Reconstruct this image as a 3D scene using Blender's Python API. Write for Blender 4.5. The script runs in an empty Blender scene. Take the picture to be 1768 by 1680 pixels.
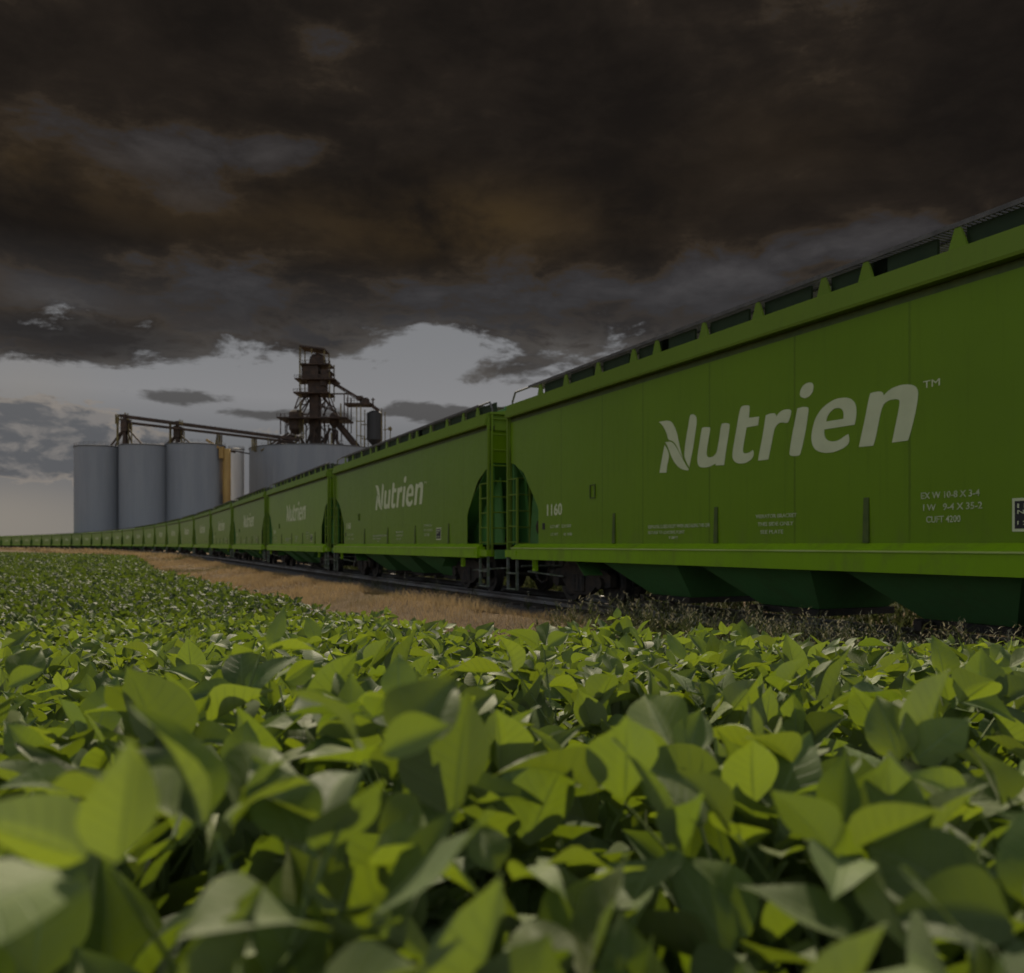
import bpy, bmesh, math, random
import numpy as np
from mathutils import Vector, Matrix
random.seed(7)
rng = np.random.default_rng(11)
SC = bpy.context.scene
COL = SC.collection
R = math.radians

# ------------------------------------------------------------------ node helpers
class NT:
    def __init__(self, tree):
        self.t = tree; self.n = tree.nodes; self.l = tree.links
    def node(self, kind, **kw):
        n = self.n.new(kind)
        for k, v in kw.items():
            setattr(n, k, v)
        return n
    def put(self, sock, v):
        if v is None: return
        if isinstance(v, bpy.types.NodeSocket): self.l.new(v, sock)
        else:
            if hasattr(sock, 'default_value'):
                if isinstance(v, (tuple, list)) and len(v) == 3 and sock.type == 'RGBA': v = (*v, 1)
                sock.default_value = v
    def m(self, op, a, b=None, c=None, clamp=False):
        n = self.node('ShaderNodeMath', operation=op); n.use_clamp = clamp
        self.put(n.inputs[0], a); self.put(n.inputs[1], b)
        if c is not None: self.put(n.inputs[2], c)
        return n.outputs[0]
    def add(s, a, b): return s.m('ADD', a, b)
    def sub(s, a, b): return s.m('SUBTRACT', a, b)
    def mul(s, a, b): return s.m('MULTIPLY', a, b)
    def smooth(self, v, a, b):
        n = self.node('ShaderNodeMapRange', interpolation_type='SMOOTHSTEP')
        self.put(n.inputs['Value'], v); n.inputs['From Min'].default_value = a; n.inputs['From Max'].default_value = b
        return n.outputs[0]
    def mix(self, f, a, b, blend='MIX'):
        n = self.node('ShaderNodeMix', data_type='RGBA', blend_type=blend)
        self.put(n.inputs[0], f); self.put(n.inputs[6], a); self.put(n.inputs[7], b)
        return n.outputs[2]
    def noise(self, vec, scale, detail=4, rough=.55, dist=0, out=0):
        n = self.node('ShaderNodeTexNoise')
        if vec is not None: self.l.new(vec, n.inputs['Vector'])
        n.inputs['Scale'].default_value = scale; n.inputs['Detail'].default_value = detail
        n.inputs['Roughness'].default_value = rough; n.inputs['Distortion'].default_value = dist
        return n.outputs[out]
    def ramp(self, f, stops):
        n = self.node('ShaderNodeValToRGB'); e = n.color_ramp.elements
        while len(e) < len(stops): e.new(.5)
        for x, (p, c) in zip(e, stops):
            x.position = p; x.color = (*c, 1)
        self.put(n.inputs[0], f)
        return n.outputs[0]
    def comb(self, x, y, z):
        n = self.node('ShaderNodeCombineXYZ')
        for i, v in enumerate((x, y, z)): self.put(n.inputs[i], v)
        return n.outputs[0]
    def sep(self, v):
        n = self.node('ShaderNodeSeparateXYZ'); self.l.new(v, n.inputs[0]); return n.outputs
    def mapping(self, vec, scale):
        n = self.node('ShaderNodeMapping'); self.l.new(vec, n.inputs[0]); n.inputs['Scale'].default_value = scale
        return n.outputs[0]

def material(name):
    m = bpy.data.materials.new(name); m.use_nodes = True
    t = NT(m.node_tree); t.n.clear()
    out = t.node('ShaderNodeOutputMaterial')
    return m, t, out

def surf(name, c0, c1, scale=3, rough=.6, metal=0, bump=0, stretch=(1, 1, 1), spec=.4, detail=5, lo=.35, hi=.65):
    """Principled surface with two real colours broken up by noise."""
    m, t, out = material(name)
    tc = t.node('ShaderNodeTexCoord')
    v = t.mapping(tc.outputs['Object'], stretch)
    f = t.smooth(t.noise(v, scale, detail, .6), lo, hi)
    p = t.node('ShaderNodeBsdfPrincipled')
    t.put(p.inputs['Base Color'], t.mix(f, c0, c1))
    p.inputs['Roughness'].default_value = rough; p.inputs['Metallic'].default_value = metal
    p.inputs['Specular IOR Level'].default_value = spec
    if bump:
        b = t.node('ShaderNodeBump'); b.inputs['Strength'].default_value = bump; b.inputs['Distance'].default_value = .05
        t.l.new(t.noise(v, scale * 6, 5, .6), b.inputs['Height']); t.l.new(b.outputs[0], p.inputs['Normal'])
    t.l.new(p.outputs[0], out.inputs[0])
    return m

def car_paint(name, base, dirt, rough, seams=()):
    """Lime hopper paint: faint waviness of the sheet, run-down dirt streaks, weld lines at fixed stations."""
    m, t, out = material(name)
    tc = t.node('ShaderNodeTexCoord'); P = tc.outputs['Object']
    x, y, z = t.sep(P)
    big = t.noise(t.mapping(P, (.35, .35, .5)), 1.3, 4, .55)
    streak = t.smooth(t.noise(t.mapping(P, (5, 5, .25)), 2.2, 6, .65), .5, .78)
    fine = t.noise(P, 9, 6, .65)
    col = t.mix(t.mul(t.smooth(big, .35, .7), .35), base, tuple(c * .72 for c in base))
    col = t.mix(t.mul(streak, .28), col, dirt)
    oi = t.node('ShaderNodeObjectInfo')
    col = t.mix(t.mul(oi.outputs['Random'], .30), col, dirt)
    grime = t.mul(t.sub(1, t.smooth(z, 1.2, 1.75)), t.smooth(t.noise(t.mapping(P, (1.2, 1.2, .5)), 2.6, 6, .7), .45, .72))
    col = t.mix(t.mul(grime, .30), col, (.11, .10, .045))
    col = t.mix(t.mul(t.smooth(fine, .55, .75), .10), col, dirt)
    weld = None
    if seams:
        for sx in seams:
            d = t.m('ABSOLUTE', t.sub(t.add(x, t.mul(t.sub(fine, .5), .03)), sx))
            w = t.sub(1, t.smooth(d, .006, .03))
            weld = w if weld is None else t.m('MAXIMUM', weld, w)
        col = t.mix(t.mul(weld, t.add(.15, t.mul(t.noise(P, 1.7, 3), .6))), col, dirt)
    p = t.node('ShaderNodeBsdfPrincipled')
    t.put(p.inputs['Base Color'], col)
    t.put(p.inputs['Roughness'], t.add(rough, t.mul(t.sub(fine, .5), .25)))
    p.inputs['Specular IOR Level'].default_value = .2
    b = t.node('ShaderNodeBump'); b.inputs['Strength'].default_value = .35; b.inputs['Distance'].default_value = .03
    h = t.add(t.noise(t.mapping(P, (1, 1, .6)), 1.6, 2, .5), t.mul(fine, .05))
    t.l.new(h, b.inputs['Height']); t.l.new(b.outputs[0], p.inputs['Normal'])
    t.l.new(p.outputs[0], out.inputs[0])
    return m

# ------------------------------------------------------------------ mesh helpers
class MB:
    """Collects boxes, bars, tubes and prisms into one mesh object."""
    def __init__(self): self.bm = bmesh.new()
    def box(self, x0, x1, y0, y1, z0, z1, bev=0):
        if x0 > x1: x0, x1 = x1, x0
        if y0 > y1: y0, y1 = y1, y0
        if z0 > z1: z0, z1 = z1, z0
        b = self.bm
        v = [b.verts.new(p) for p in ((x0,y0,z0),(x1,y0,z0),(x1,y1,z0),(x0,y1,z0),(x0,y0,z1),(x1,y0,z1),(x1,y1,z1),(x0,y1,z1))]
        fs = [b.faces.new([v[i] for i in f]) for f in ((3,2,1,0),(4,5,6,7),(0,1,5,4),(1,2,6,5),(2,3,7,6),(3,0,4,7))]
        if bev:
            es = list({e for f in fs for e in f.edges})
            bmesh.ops.bevel(b, geom=es, offset=bev, segments=2, affect='EDGES', profile=.5)
        return self
    def poly(self, pts):
        self.bm.faces.new([self.bm.verts.new(p) for p in pts]); return self
    def hexa(self, a, c):
        """Solid between two quads a (bottom) and c (top)."""
        v = [self.bm.verts.new(p) for p in list(a) + list(c)]
        for f in ((3,2,1,0),(4,5,6,7),(0,1,5,4),(1,2,6,5),(2,3,7,6),(3,0,4,7)): self.bm.faces.new([v[i] for i in f])
        return self
    def prism_y(self, prof, y0, y1):
        """Extrude an (x,z) outline along y."""
        b = self.bm
        a = [b.verts.new((x, y0, z)) for x, z in prof]; c = [b.verts.new((x, y1, z)) for x, z in prof]
        n = len(prof); b.faces.new(a); b.faces.new(c[::-1])
        for i in range(n): b.faces.new((a[(i+1) % n], a[i], c[i], c[(i+1) % n]))
        return self
    def prism_x(self, prof, x0, x1):
        """Extrude a (y,z) outline along x."""
        b = self.bm
        a = [b.verts.new((x0, y, z)) for y, z in prof]; c = [b.verts.new((x1, y, z)) for y, z in prof]
        n = len(prof); b.faces.new(a[::-1]); b.faces.new(c)
        for i in range(n): b.faces.new((a[i], a[(i+1) % n], c[(i+1) % n], c[i]))
        return self
    def tube(self, p, q, r, r2=None, seg=8, cap=True):
        p, q = Vector(p), Vector(q); d = q - p; L = d.length
        if L < 1e-6: return self
        M = Matrix.Translation((p + q) / 2) @ d.to_track_quat('Z', 'Y').to_matrix().to_4x4()
        bmesh.ops.create_cone(self.bm, cap_ends=cap, segments=seg, radius1=r, radius2=r if r2 is None else r2, depth=L, matrix=M)
        return self
    def bar(self, p, q, w, h=None):
        p, q = Vector(p), Vector(q); d = q - p
        M = Matrix.Translation((p + q) / 2) @ d.to_track_quat('Z', 'Y').to_matrix().to_4x4() @ Matrix.Diagonal((w, h or w, d.length, 1))
        bmesh.ops.create_cube(self.bm, size=1, matrix=M)
        return self
    def sphere(self, c, r, sx=1, sy=1, sz=1, u=14, v=8):
        bmesh.ops.create_uvsphere(self.bm, u_segments=u, v_segments=v, radius=r, matrix=Matrix.Translation(c) @ Matrix.Diagonal((sx, sy, sz, 1)))
        return self
    def lathe(self, c, prof, seg=32):
        """Turn an (r,z) profile about a vertical axis through c."""
        b = self.bm; rings = []
        for r, z in prof:
            rings.append([b.verts.new((c[0] + r*math.cos(2*math.pi*i/seg), c[1] + r*math.sin(2*math.pi*i/seg), c[2] + z)) for i in range(seg)])
        for A, B in zip(rings, rings[1:]):
            for i in range(seg): b.faces.new((A[i], A[(i+1) % seg], B[(i+1) % seg], B[i]))
        b.faces.new(rings[0][::-1]); b.faces.new(rings[-1])
        return self
    def build(self, name, mat, parent=None, smooth=False, normals=True):
        if normals: bmesh.ops.recalc_face_normals(self.bm, faces=self.bm.faces[:])
        me = bpy.data.meshes.new(name); self.bm.to_mesh(me); self.bm.free()
        return link(name, me, mat, parent, smooth)

def link(name, me, mat, parent=None, smooth=False):
    o = bpy.data.objects.new(name, me); COL.objects.link(o)
    if mat and not me.materials: me.materials.append(mat)
    if smooth: me.polygons.foreach_set('use_smooth', [True] * len(me.polygons))
    if parent: o.parent = parent
    return o

def empty(name, loc=(0, 0, 0), rz=0):
    o = bpy.data.objects.new(name, None); COL.objects.link(o); o.location = loc; o.rotation_euler[2] = rz
    o.empty_display_size = .3
    return o

def tag(o, label=None, cat=None, group=None, kind=None):
    if label: o['label'] = label
    if cat: o['category'] = cat
    if group: o['group'] = group
    if kind: o['kind'] = kind
    return o

def np_mesh(name, V, F, mat, smooth=False, cols=None, uvs=None):
    """One mesh from numpy verts (n,3) and equal-sized faces (m,k); optional per-vertex colour and uv."""
    me = bpy.data.meshes.new(name); k = F.shape[1]
    me.vertices.add(len(V)); me.vertices.foreach_set('co', V.astype(np.float32).ravel())
    me.loops.add(F.size); me.loops.foreach_set('vertex_index', F.astype(np.int32).ravel())
    me.polygons.add(len(F)); me.polygons.foreach_set('loop_start', np.arange(0, F.size, k, dtype=np.int32))
    if smooth: me.polygons.foreach_set('use_smooth', np.ones(len(F), bool))
    if cols is not None:
        a = me.color_attributes.new('tint', 'FLOAT_COLOR', 'POINT')
        a.data.foreach_set('color', np.concatenate([cols, np.ones((len(cols), 1))], 1).astype(np.float32).ravel())
    if uvs is not None:
        u = me.uv_layers.new(name='blade'); u.data.foreach_set('uv', uvs[F.ravel()].astype(np.float32).ravel())
    me.update(); me.validate()
    me.materials.append(mat)
    return me

def outline_mesh(name, polys, depth):
    """Filled outlines (x,z) -> thin raised sheet standing in the xz plane, front towards -y."""
    cu = bpy.data.curves.new(name, 'CURVE'); cu.dimensions = '2D'; cu.fill_mode = 'BOTH'; cu.extrude = depth / 2
    for pl in polys:
        s = cu.splines.new('POLY'); s.points.add(len(pl) - 1); s.use_cyclic_u = True
        for p, (x, z) in zip(s.points, pl): p.co = (x, z, 0, 1)
    return curve_to_mesh(cu, name)

def curve_to_mesh(cu, name):
    o = bpy.data.objects.new(name, cu); COL.objects.link(o)
    dg = bpy.context.evaluated_depsgraph_get()
    me = bpy.data.meshes.new_from_object(o.evaluated_get(dg), depsgraph=dg)
    bpy.data.objects.remove(o); bpy.data.curves.remove(cu)
    me.transform(Matrix.Rotation(R(90), 4, 'X'))
    me.materials.clear()
    return me

def text_mesh(lines, bold=.0, depth=.004):
    """lines: (string, x, z, height, width or None) lettering standing in the xz plane, joined in one mesh."""
    bm = bmesh.new()
    for s, x, z, h, w in lines:
        cu = bpy.data.curves.new('line', 'FONT'); cu.body = s; cu.size = 1; cu.extrude = depth / 2; cu.offset = bold
        cu.resolution_u = 3
        me = curve_to_mesh(cu, 'line')
        xs = [v.co.x for v in me.vertices]; zs = [v.co.z for v in me.vertices]
        kz = h / .73; kx = (w / (max(xs) - min(xs))) if w else kz
        x0 = min(xs)
        for v in me.vertices: v.co = ((v.co.x - x0) * kx + x, v.co.y, v.co.z * kz + z)
        bm.from_mesh(me); bpy.data.meshes.remove(me)
    me = bpy.data.meshes.new('lettering'); bm.to_mesh(me); bm.free()
    return me

def soften(pl, ang=62):
    """Round the gentle corners of a closed outline, keep the sharp ones."""
    out = []; n = len(pl)
    for i in range(n):
        a, b, c = Vector(pl[i-1]), Vector(pl[i]), Vector(pl[(i+1) % n])
        u, v = (b - a), (c - b)
        if u.angle(v, 0) < R(ang):
            out.append(tuple(b + (a - b) * .25)); out.append(tuple(b * .75 + (a + c) * .125)); out.append(tuple(b + (c - b) * .25))
        else: out.append(tuple(b))
    return out

LOGO = [[[-2.073,3.285],[-1.899,3.284],[-1.759,3.266],[-1.68,3.217],[-1.608,3.135],[-1.554,3.032],[-1.507,2.888],[-1.46,2.76],[-1.397,2.61],[-1.502,2.743],[-1.554,2.817],[-1.62,2.889],[-1.704,2.935],[-1.801,2.955],[-1.837,3.05],[-1.911,3.158],[-1.986,3.231]],[[-1.887,2.926],[-1.801,2.925],[-1.716,2.914],[-1.644,2.872],[-1.577,2.81],[-1.514,2.737],[-1.409,2.611],[-1.328,2.515],[-1.237,2.426],[-1.259,2.407],[-1.386,2.431],[-1.502,2.474],[-1.62,2.56],[-1.704,2.658],[-1.764,2.755],[-1.825,2.859]],[[-1.911,2.882],[-1.837,2.811],[-1.776,2.707],[-1.801,2.617],[-1.837,2.529],[-1.857,2.418],[-2.056,2.43],[-2.023,2.544],[-1.981,2.669],[-1.941,2.793]],[[-1.192,3.288],[-1.135,3.291],[-1.069,3.264],[-1.029,3.219],[-1.031,3.119],[-1.069,2.963],[-1.124,2.74],[-1.18,2.584],[-1.221,2.459],[-1.282,2.525],[-1.339,2.611],[-1.358,2.668],[-1.335,2.829],[-1.282,3.014],[-1.237,3.145],[-1.221,3.237]],[[-0.893,3.042],[-0.807,3.049],[-0.69,3.024],[-0.69,2.972],[-0.722,2.871],[-0.76,2.73],[-0.781,2.627],[-0.754,2.579],[-0.68,2.563],[-0.596,2.577],[-0.534,2.617],[-0.503,2.692],[-0.462,2.842],[-0.421,3.03],[-0.391,3.049],[-0.29,3.046],[-0.221,3.018],[-0.231,2.918],[-0.27,2.77],[-0.32,2.571],[-0.35,2.421],[-0.554,2.431],[-0.554,2.463],[-0.617,2.443],[-0.722,2.419],[-0.85,2.42],[-0.959,2.442],[-1.007,2.502],[-1.013,2.582],[-0.98,2.726],[-0.937,2.894]],[[0.041,3.24],[0.117,3.25],[0.211,3.234],[0.233,3.206],[0.211,3.056],[0.434,3.043],[0.409,2.921],[0.164,2.923],[0.136,2.825],[0.098,2.693],[0.076,2.597],[0.098,2.553],[0.192,2.548],[0.266,2.566],[0.294,2.585],[0.321,2.548],[0.312,2.488],[0.248,2.439],[0.136,2.408],[0.003,2.41],[-0.103,2.444],[-0.152,2.505],[-0.156,2.581],[-0.113,2.753],[-0.064,2.923],[-0.026,3.068],[0.013,3.188]],[[0.573,3.044],[0.643,3.053],[0.73,3.053],[0.773,3.035],[0.785,2.998],[0.849,3.048],[0.934,3.072],[1.033,3.066],[1.079,3.04],[1.074,2.983],[1.025,2.886],[0.975,2.883],[0.9,2.904],[0.832,2.898],[0.773,2.859],[0.747,2.826],[0.721,2.735],[0.669,2.562],[0.626,2.418],[0.409,2.421],[0.439,2.537],[0.493,2.712],[0.529,2.852],[0.555,2.969]],[[1.196,3.052],[1.294,3.058],[1.381,3.046],[1.407,3.02],[1.389,2.916],[1.342,2.697],[1.286,2.522],[1.25,2.429],[1.215,2.415],[1.086,2.423],[1.045,2.448],[1.049,2.499],[1.094,2.702],[1.151,2.89]],[[1.239,3.243],[1.263,3.302],[1.318,3.349],[1.396,3.367],[1.466,3.353],[1.497,3.309],[1.484,3.238],[1.435,3.184],[1.357,3.162],[1.286,3.181],[1.247,3.213]],[[2.191,2.71],[2.216,2.785],[2.221,2.879],[2.212,2.954],[2.164,3.019],[2.095,3.058],[1.997,3.075],[1.883,3.077],[1.766,3.046],[1.663,3.001],[1.588,2.945],[1.52,2.865],[1.474,2.748],[1.451,2.639],[1.466,2.548],[1.512,2.477],[1.603,2.429],[1.708,2.405],[1.839,2.401],[1.954,2.422],[2.053,2.455],[2.102,2.493],[2.109,2.556],[2.088,2.606],[2.025,2.586],[1.94,2.547],[1.854,2.538],[1.766,2.552],[1.708,2.589],[1.681,2.647],[1.685,2.712],[1.854,2.711]],[[1.719,2.809],[1.73,2.86],[1.781,2.919],[1.854,2.957],[1.926,2.958],[1.983,2.936],[2.014,2.887],[2.011,2.807]],[[2.439,3.06],[2.511,3.065],[2.588,3.061],[2.632,3.035],[2.641,3.001],[2.702,3.044],[2.789,3.076],[2.899,3.087],[3.019,3.073],[3.089,3.041],[3.124,2.997],[3.133,2.937],[3.112,2.804],[3.072,2.654],[3.03,2.522],[2.992,2.428],[2.764,2.428],[2.789,2.53],[2.826,2.666],[2.862,2.81],[2.877,2.898],[2.856,2.925],[2.789,2.936],[2.714,2.932],[2.651,2.906],[2.62,2.865],[2.594,2.797],[2.562,2.669],[2.517,2.5],[2.485,2.42],[2.259,2.427],[2.293,2.546],[2.34,2.707],[2.38,2.857],[2.413,2.987]]]
# ------------------------------------------------------------------ site geometry (metres, rail head at z = 0)
CAM_Z = 1.23
PITCH, HALF_W = 17.5, 1.56
# visible side of the train in plan: straight beside the field, then bending gently left
X0, Y0, A0, K0, S1, K1, S2, K2 = -.2976, 20.806, -.42753, .00015229, 59.19, -.00087166, 148.78, -.00094685
def run_path():
    pts = []; x, y, a = X0, Y0, A0; ds = .5
    n = int(27 * PITCH / ds)
    for i in range(n):
        s = i * ds; pts.append((s, x, y, a))
        a += (K0 if s < S1 else K1 if s < S2 else K2) * ds
        x += math.sin(a) * ds; y += math.cos(a) * ds
    pre = []
    for i in range(80, 0, -1):
        s = -i * ds; pre.append((s, X0 + math.sin(A0) * s, Y0 + math.cos(A0) * s, A0))
    return np.array(pre + pts)
PATH = run_path()
def path_at(s, off=0.0):
    """Point at distance s along the visible side, off metres beyond it (away from the field)."""
    x, y, a = (np.interp(s, PATH[:, 0], PATH[:, k]) for k in (1, 2, 3))
    return x + off * np.cos(a), y - off * np.sin(a)
def perp(X, Y):
    """Signed distance in front of the train's visible side (positive towards the field), and s."""
    X = np.atleast_1d(X); Y = np.atleast_1d(Y); q = np.empty(len(X)); s = np.empty(len(X)); P = PATH[::2]
    for i in range(0, len(X), 4000):
        dx = X[i:i+4000, None] - P[None, :, 1]; dy = Y[i:i+4000, None] - P[None, :, 2]
        k = np.argmin(dx*dx + dy*dy, 1); r = np.arange(len(k)); a = P[k, 3]
        q[i:i+4000] = -(dx[r, k] * np.cos(a) - dy[r, k] * np.sin(a)); s[i:i+4000] = P[k, 0]
    return q, s
# edge of the crop, far left to near right
EDGE = np.array([(-120, 128), (-75, 101), (-48, 83), (-25.4, 59), (-10.6, 26.5), (-4.0, 14.4), (-2.0, 10.6), (-.3, 7.3), (.9, 6.6), (3.2, 5.7), (6, 4.6), (14, 3.6)])
def edge_y(x): return np.interp(x, EDGE[:, 0], EDGE[:, 1])
def ground_z(X, Y):
    return np.interp(np.sqrt(X*X + Y*Y), [0, .6, 1, 2.5, 4.5, 7, 10, 16], [.16, .13, .06, -.09, -.22, -.32, -.40, -.42])
def bank_z(q, s):
    """The low grassy bank between crop and ballast."""
    return np.interp(s, [-25, -10, -3, 6, 18, 60], [.48, .46, .41, .34, .28, .24]) * np.exp(-((q - 2.0) / 1.25) ** 2)

# ------------------------------------------------------------------ materials
LIME = (.152, .262, .004)
M = {}
SEAMS = (-5.6, -3.95, -2.57, -.71, 1.14, 3.01, 4.9, 6.4)
M['paint'] = car_paint('lime_green_paint', LIME, (.065, .105, .004), .36, SEAMS)
M['roofpaint'] = car_paint('weathered_roof_green', (.150, .235, .018), (.10, .13, .025), .5)
M['olive'] = surf('eave_shade_olive', (.05, .08, .010), (.07, .10, .014), 6, .5)
M['edge'] = surf('pale_green_highlight', (.42, .50, .16), (.34, .44, .08), 3, .45, stretch=(.3, 1, 1))  # pale green that paints the highlight along the sill flange
M['trim'] = car_paint('lime_green_trim', (.222, .400, .004), (.12, .18, .008), .42)
M['dark'] = car_paint('shaded_green_paint', (.105, .27, .085), (.09, .14, .07), .5)  # car green tinted the way it looks in shade
M['slope'] = car_paint('shaded_slope_green', (.070, .20, .045), (.06, .11, .04), .5)  # same car green with the shade of the end recess in it
M['shade'] = surf('walkway_shade_green', (.010, .026, .007), (.016, .032, .009), 4, .7)  # near-black green for the shadow under the walkway
M['white'] = surf('pale_decal', (.57, .60, .37), (.52, .55, .33), 2.5, .5)
M['faded'] = surf('faded_decal', (.48, .51, .33), (.33, .38, .19), 14, .6)
M['black'] = surf('placard_black', (.012, .012, .014), (.02, .02, .02), 6, .5)
M['iron'] = surf('bogie_iron', (.022, .02, .019), (.05, .036, .026), 5, .65, .2, .3)
M['wheel'] = surf('wheel_steel', (.03, .028, .027), (.07, .06, .055), 6, .5, .5)
M['worn'] = surf('worn_steel', (.22, .23, .22), (.10, .13, .07), 7, .5, .3)
M['grate'] = surf('grating_steel', (.09, .085, .08), (.14, .13, .12), 4, .6, .4)
M['railtop'] = surf('rail_steel', (.30, .30, .31), (.12, .10, .09), 3, .4, .8, stretch=(.2, .2, 1))
M['sleeper'] = surf('sleeper_wood', (.05, .042, .036), (.09, .075, .06), 4, .9, 0, .5)
M['ballast'] = surf('ballast_stone', (.055, .053, .05), (.14, .135, .13), 16, .9, 0, 1, detail=8)
M['silo'] = surf('grey_silo_sheet', (.225, .235, .255), (.255, .265, .28), .35, .6, .1, stretch=(1, 1, .12), spec=.3)
M['silo_cap'] = surf('silo_roof', (.07, .072, .075), (.10, .10, .10), .5, .7)
M['pale'] = surf('sunlit_pale_sheet', (.78, .76, .73), (.70, .68, .66), .5, .6, stretch=(1, 1, .1))  # sunlight on the slim silo put into its colour
M['ochre'] = surf('ochre_sunlight', (.38, .23, .06), (.30, .175, .05), .6, .6, stretch=(1, 1, .2))  # warm sunlight put into the colour
M['tower'] = surf('tower_steel', (.034, .021, .015), (.070, .040, .025), .6, .7, .1)
M['tower_y'] = surf('sunlit_yellow_steel', (.20, .15, .05), (.10, .075, .03), .8, .7)  # tower steel coloured yellow as if sun caught its edges
M['bin'] = surf('dark_bin', (.03, .03, .031), (.045, .042, .042), .5, .6, .2, stretch=(1, 1, .15))

# ------------------------------------------------------------------ world: broken storm sky over clear sky behind
def deg(v): return v
def make_world():
    w = bpy.data.worlds.new('World'); SC.world = w; w.use_nodes = True
    t = NT(w.node_tree); t.n.clear()
    out = t.node('ShaderNodeOutputWorld'); bg = t.node('ShaderNodeBackground')
    tc = t.node('ShaderNodeTexCoord'); D = tc.outputs['Generated']
    x, y, z = t.sep(D)
    az = t.mul(t.m('ARCTAN2', x, y), 57.29578)
    el = t.mul(t.m('ARCSINE', z), 57.29578)
    # cloud coordinates: stretched sideways, finer towards the horizon
    q = t.comb(t.mul(az, .060), t.mul(el, .108), .0)
    wob = t.node('ShaderNodeVectorMath', operation='MULTIPLY_ADD')
    nz = t.noise(q, 1.6, 3, .5, out=1)
    t.l.new(nz, wob.inputs[0]); wob.inputs[1].default_value = (.35, .22, 0); t.l.new(q, wob.inputs[2])
    Q = wob.outputs[0]
    nA = t.noise(Q, 1.25, 7, .60)                  # billows
    nB = t.noise(t.mapping(Q, (.8, 1.2, 1)), 3.1, 6, .64)
    def blob(a, e, ra, re, amp):
        dx = t.m('DIVIDE', t.sub(az, a), ra); dy = t.m('DIVIDE', t.sub(el, e), re)
        g = t.m('EXPONENT', t.mul(t.add(t.mul(dx, dx), t.mul(dy, dy)), -1.0))
        return t.mul(g, amp)
    def total(items):
        s = None
        for it in items:
            b = blob(*it); s = b if s is None else t.add(s, b)
        return s
    # --- clear strip near the horizon
    low = t.ramp(t.smooth(el, -2, 16), [(0, (.225, .205, .18)), (.22, (.150, .150, .155)), (.45, (.158, .162, .170)), (.68, (.235, .235, .242)), (1, (.20, .205, .215))])
    warm = total([(-31, 1.5, 6, 2.2, .75), (-29, 8, 3.5, 3, .35)])
    low = t.mix(warm, low, (.26, .235, .20))
    # distant cumulus bank on the left of the strip
    cum = t.add(total([(-27.5, 6.0, 4.5, 2.8, 1.0), (-22, 4.6, 4, 2.0, .6), (-15, 6.6, 4, 1.3, .3), (3, 7.2, 5, 1.4, .4)]), t.mul(t.sub(nB, .5), 2.4))
    cumM = t.smooth(cum, .40, .50)
    nD = t.noise(t.mapping(Q, (1.2, 1.3, 1)), 5.5, 5, .6)
    cumC = t.mix(t.smooth(nD, .44, .60), (.085, .089, .098), (.20, .186, .176))
    cumE = t.mul(t.smooth(cum, .36, .46), t.sub(1, t.smooth(cum, .46, .66)))
    cumC = t.mix(t.mul(cumE, .75), cumC, (.27, .235, .20))
    low = t.mix(t.mul(cumM, .8), low, cumC)
    # thin dark scraps
    sc = t.add(total([(-21.0, 9.0, 3.2, .8, 1.0), (-16.5, 8.1, 2.6, .4, .85), (-5.2, 8.5, 4.2, .75, 1.1), (-11.5, 8.0, 1.6, .5, .7), (4, 8.2, 5, .9, .9)]), t.mul(t.sub(nB, .5), 3.4))
    scM = t.smooth(sc, .45, .85)
    low = t.mix(t.mul(scM, .8), low, (.055, .052, .05))
    # --- the overcast deck
    e2 = t.add(el, t.add(t.mul(t.sub(nA, .5), 8.5), t.mul(t.sub(nB, .5), 11)))
    e2 = t.add(e2, total([(-5.2, 12.6, 3.4, 1.6, -3.2), (-26, 11.4, 7, 1.6, 2.4), (-13, 12.4, 4, 1.0, .9), (1.5, 11.0, 4, 1.0, 1.6), (-29, 23.4, 4, 2, 0)]))
    deck = t.smooth(e2, 11.2, 12.7)
    rim = t.mul(t.smooth(e2, 10.6, 12.3), t.sub(1, t.smooth(e2, 12.3, 14.5)))
    k = t.add(t.mul(t.sub(nA, .5), 1.5), t.mul(t.sub(nB, .5), 1.15))
    k = t.add(t.add(k, .42), total([
        (-22, 22.4, 7.5, 1.5, .36), (-15, 23.6, 5, .8, .24), (-20, 19.8, 3.2, .9, .34), (-30, 29, 5, 2.0, .30), (-12, 30, 4, 1.5, .10),
        (-28, 14.2, 4.5, 1.1, .62), (-18, 13.0, 8, 1.1, .22), (-2, 14.6, 14, 2.0, .22), (8, 16.5, 9, 1.6, .34), (22, 18.0, 6, 1.1, .40), (-16, 16.0, 12, 1.4, .12),
        (-24, 27, 7, 2.6, -.42), (-25, 18.4, 6, 1.6, -.36), (-12, 20, 6, 1.8, -.22), (-6.5, 21, 3.6, 2.8, -.34), (12, 22.5, 16, 3.2, -.36), (2, 29, 14, 4, -.22), (-27, 12.4, 5, .7, -.42)]))
    dc = t.ramp(k, [(.05, (.0085, .0074, .0068)), (.34, (.0135, .0112, .0096)), (.47, (.0200, .0158, .0125)), (.57, (.037, .0280, .0200)), (.66, (.0345, .0328, .0345)), (1, (.066, .063, .065))])
    gold = t.mul(total([(-2.2, 20.2, 5.4, 2.2, 1.5), (-12.5, 21.3, 4, 1.5, .5), (-26, 20.5, 5, 1.8, .6), (-18, 19.5, 6, 1.5, .55), (6, 20, 6, 2, .35), (-9, 19.0, 5, 1.5, .6), (-29.5, 20.6, 1.6, 1.6, .8), (18, 24, 8, 3, .22), (-29, 14.4, 5, 1.2, 1.1), (-22, 13.2, 6, .9, .4)]), t.smooth(nA, .34, .62))
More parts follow.
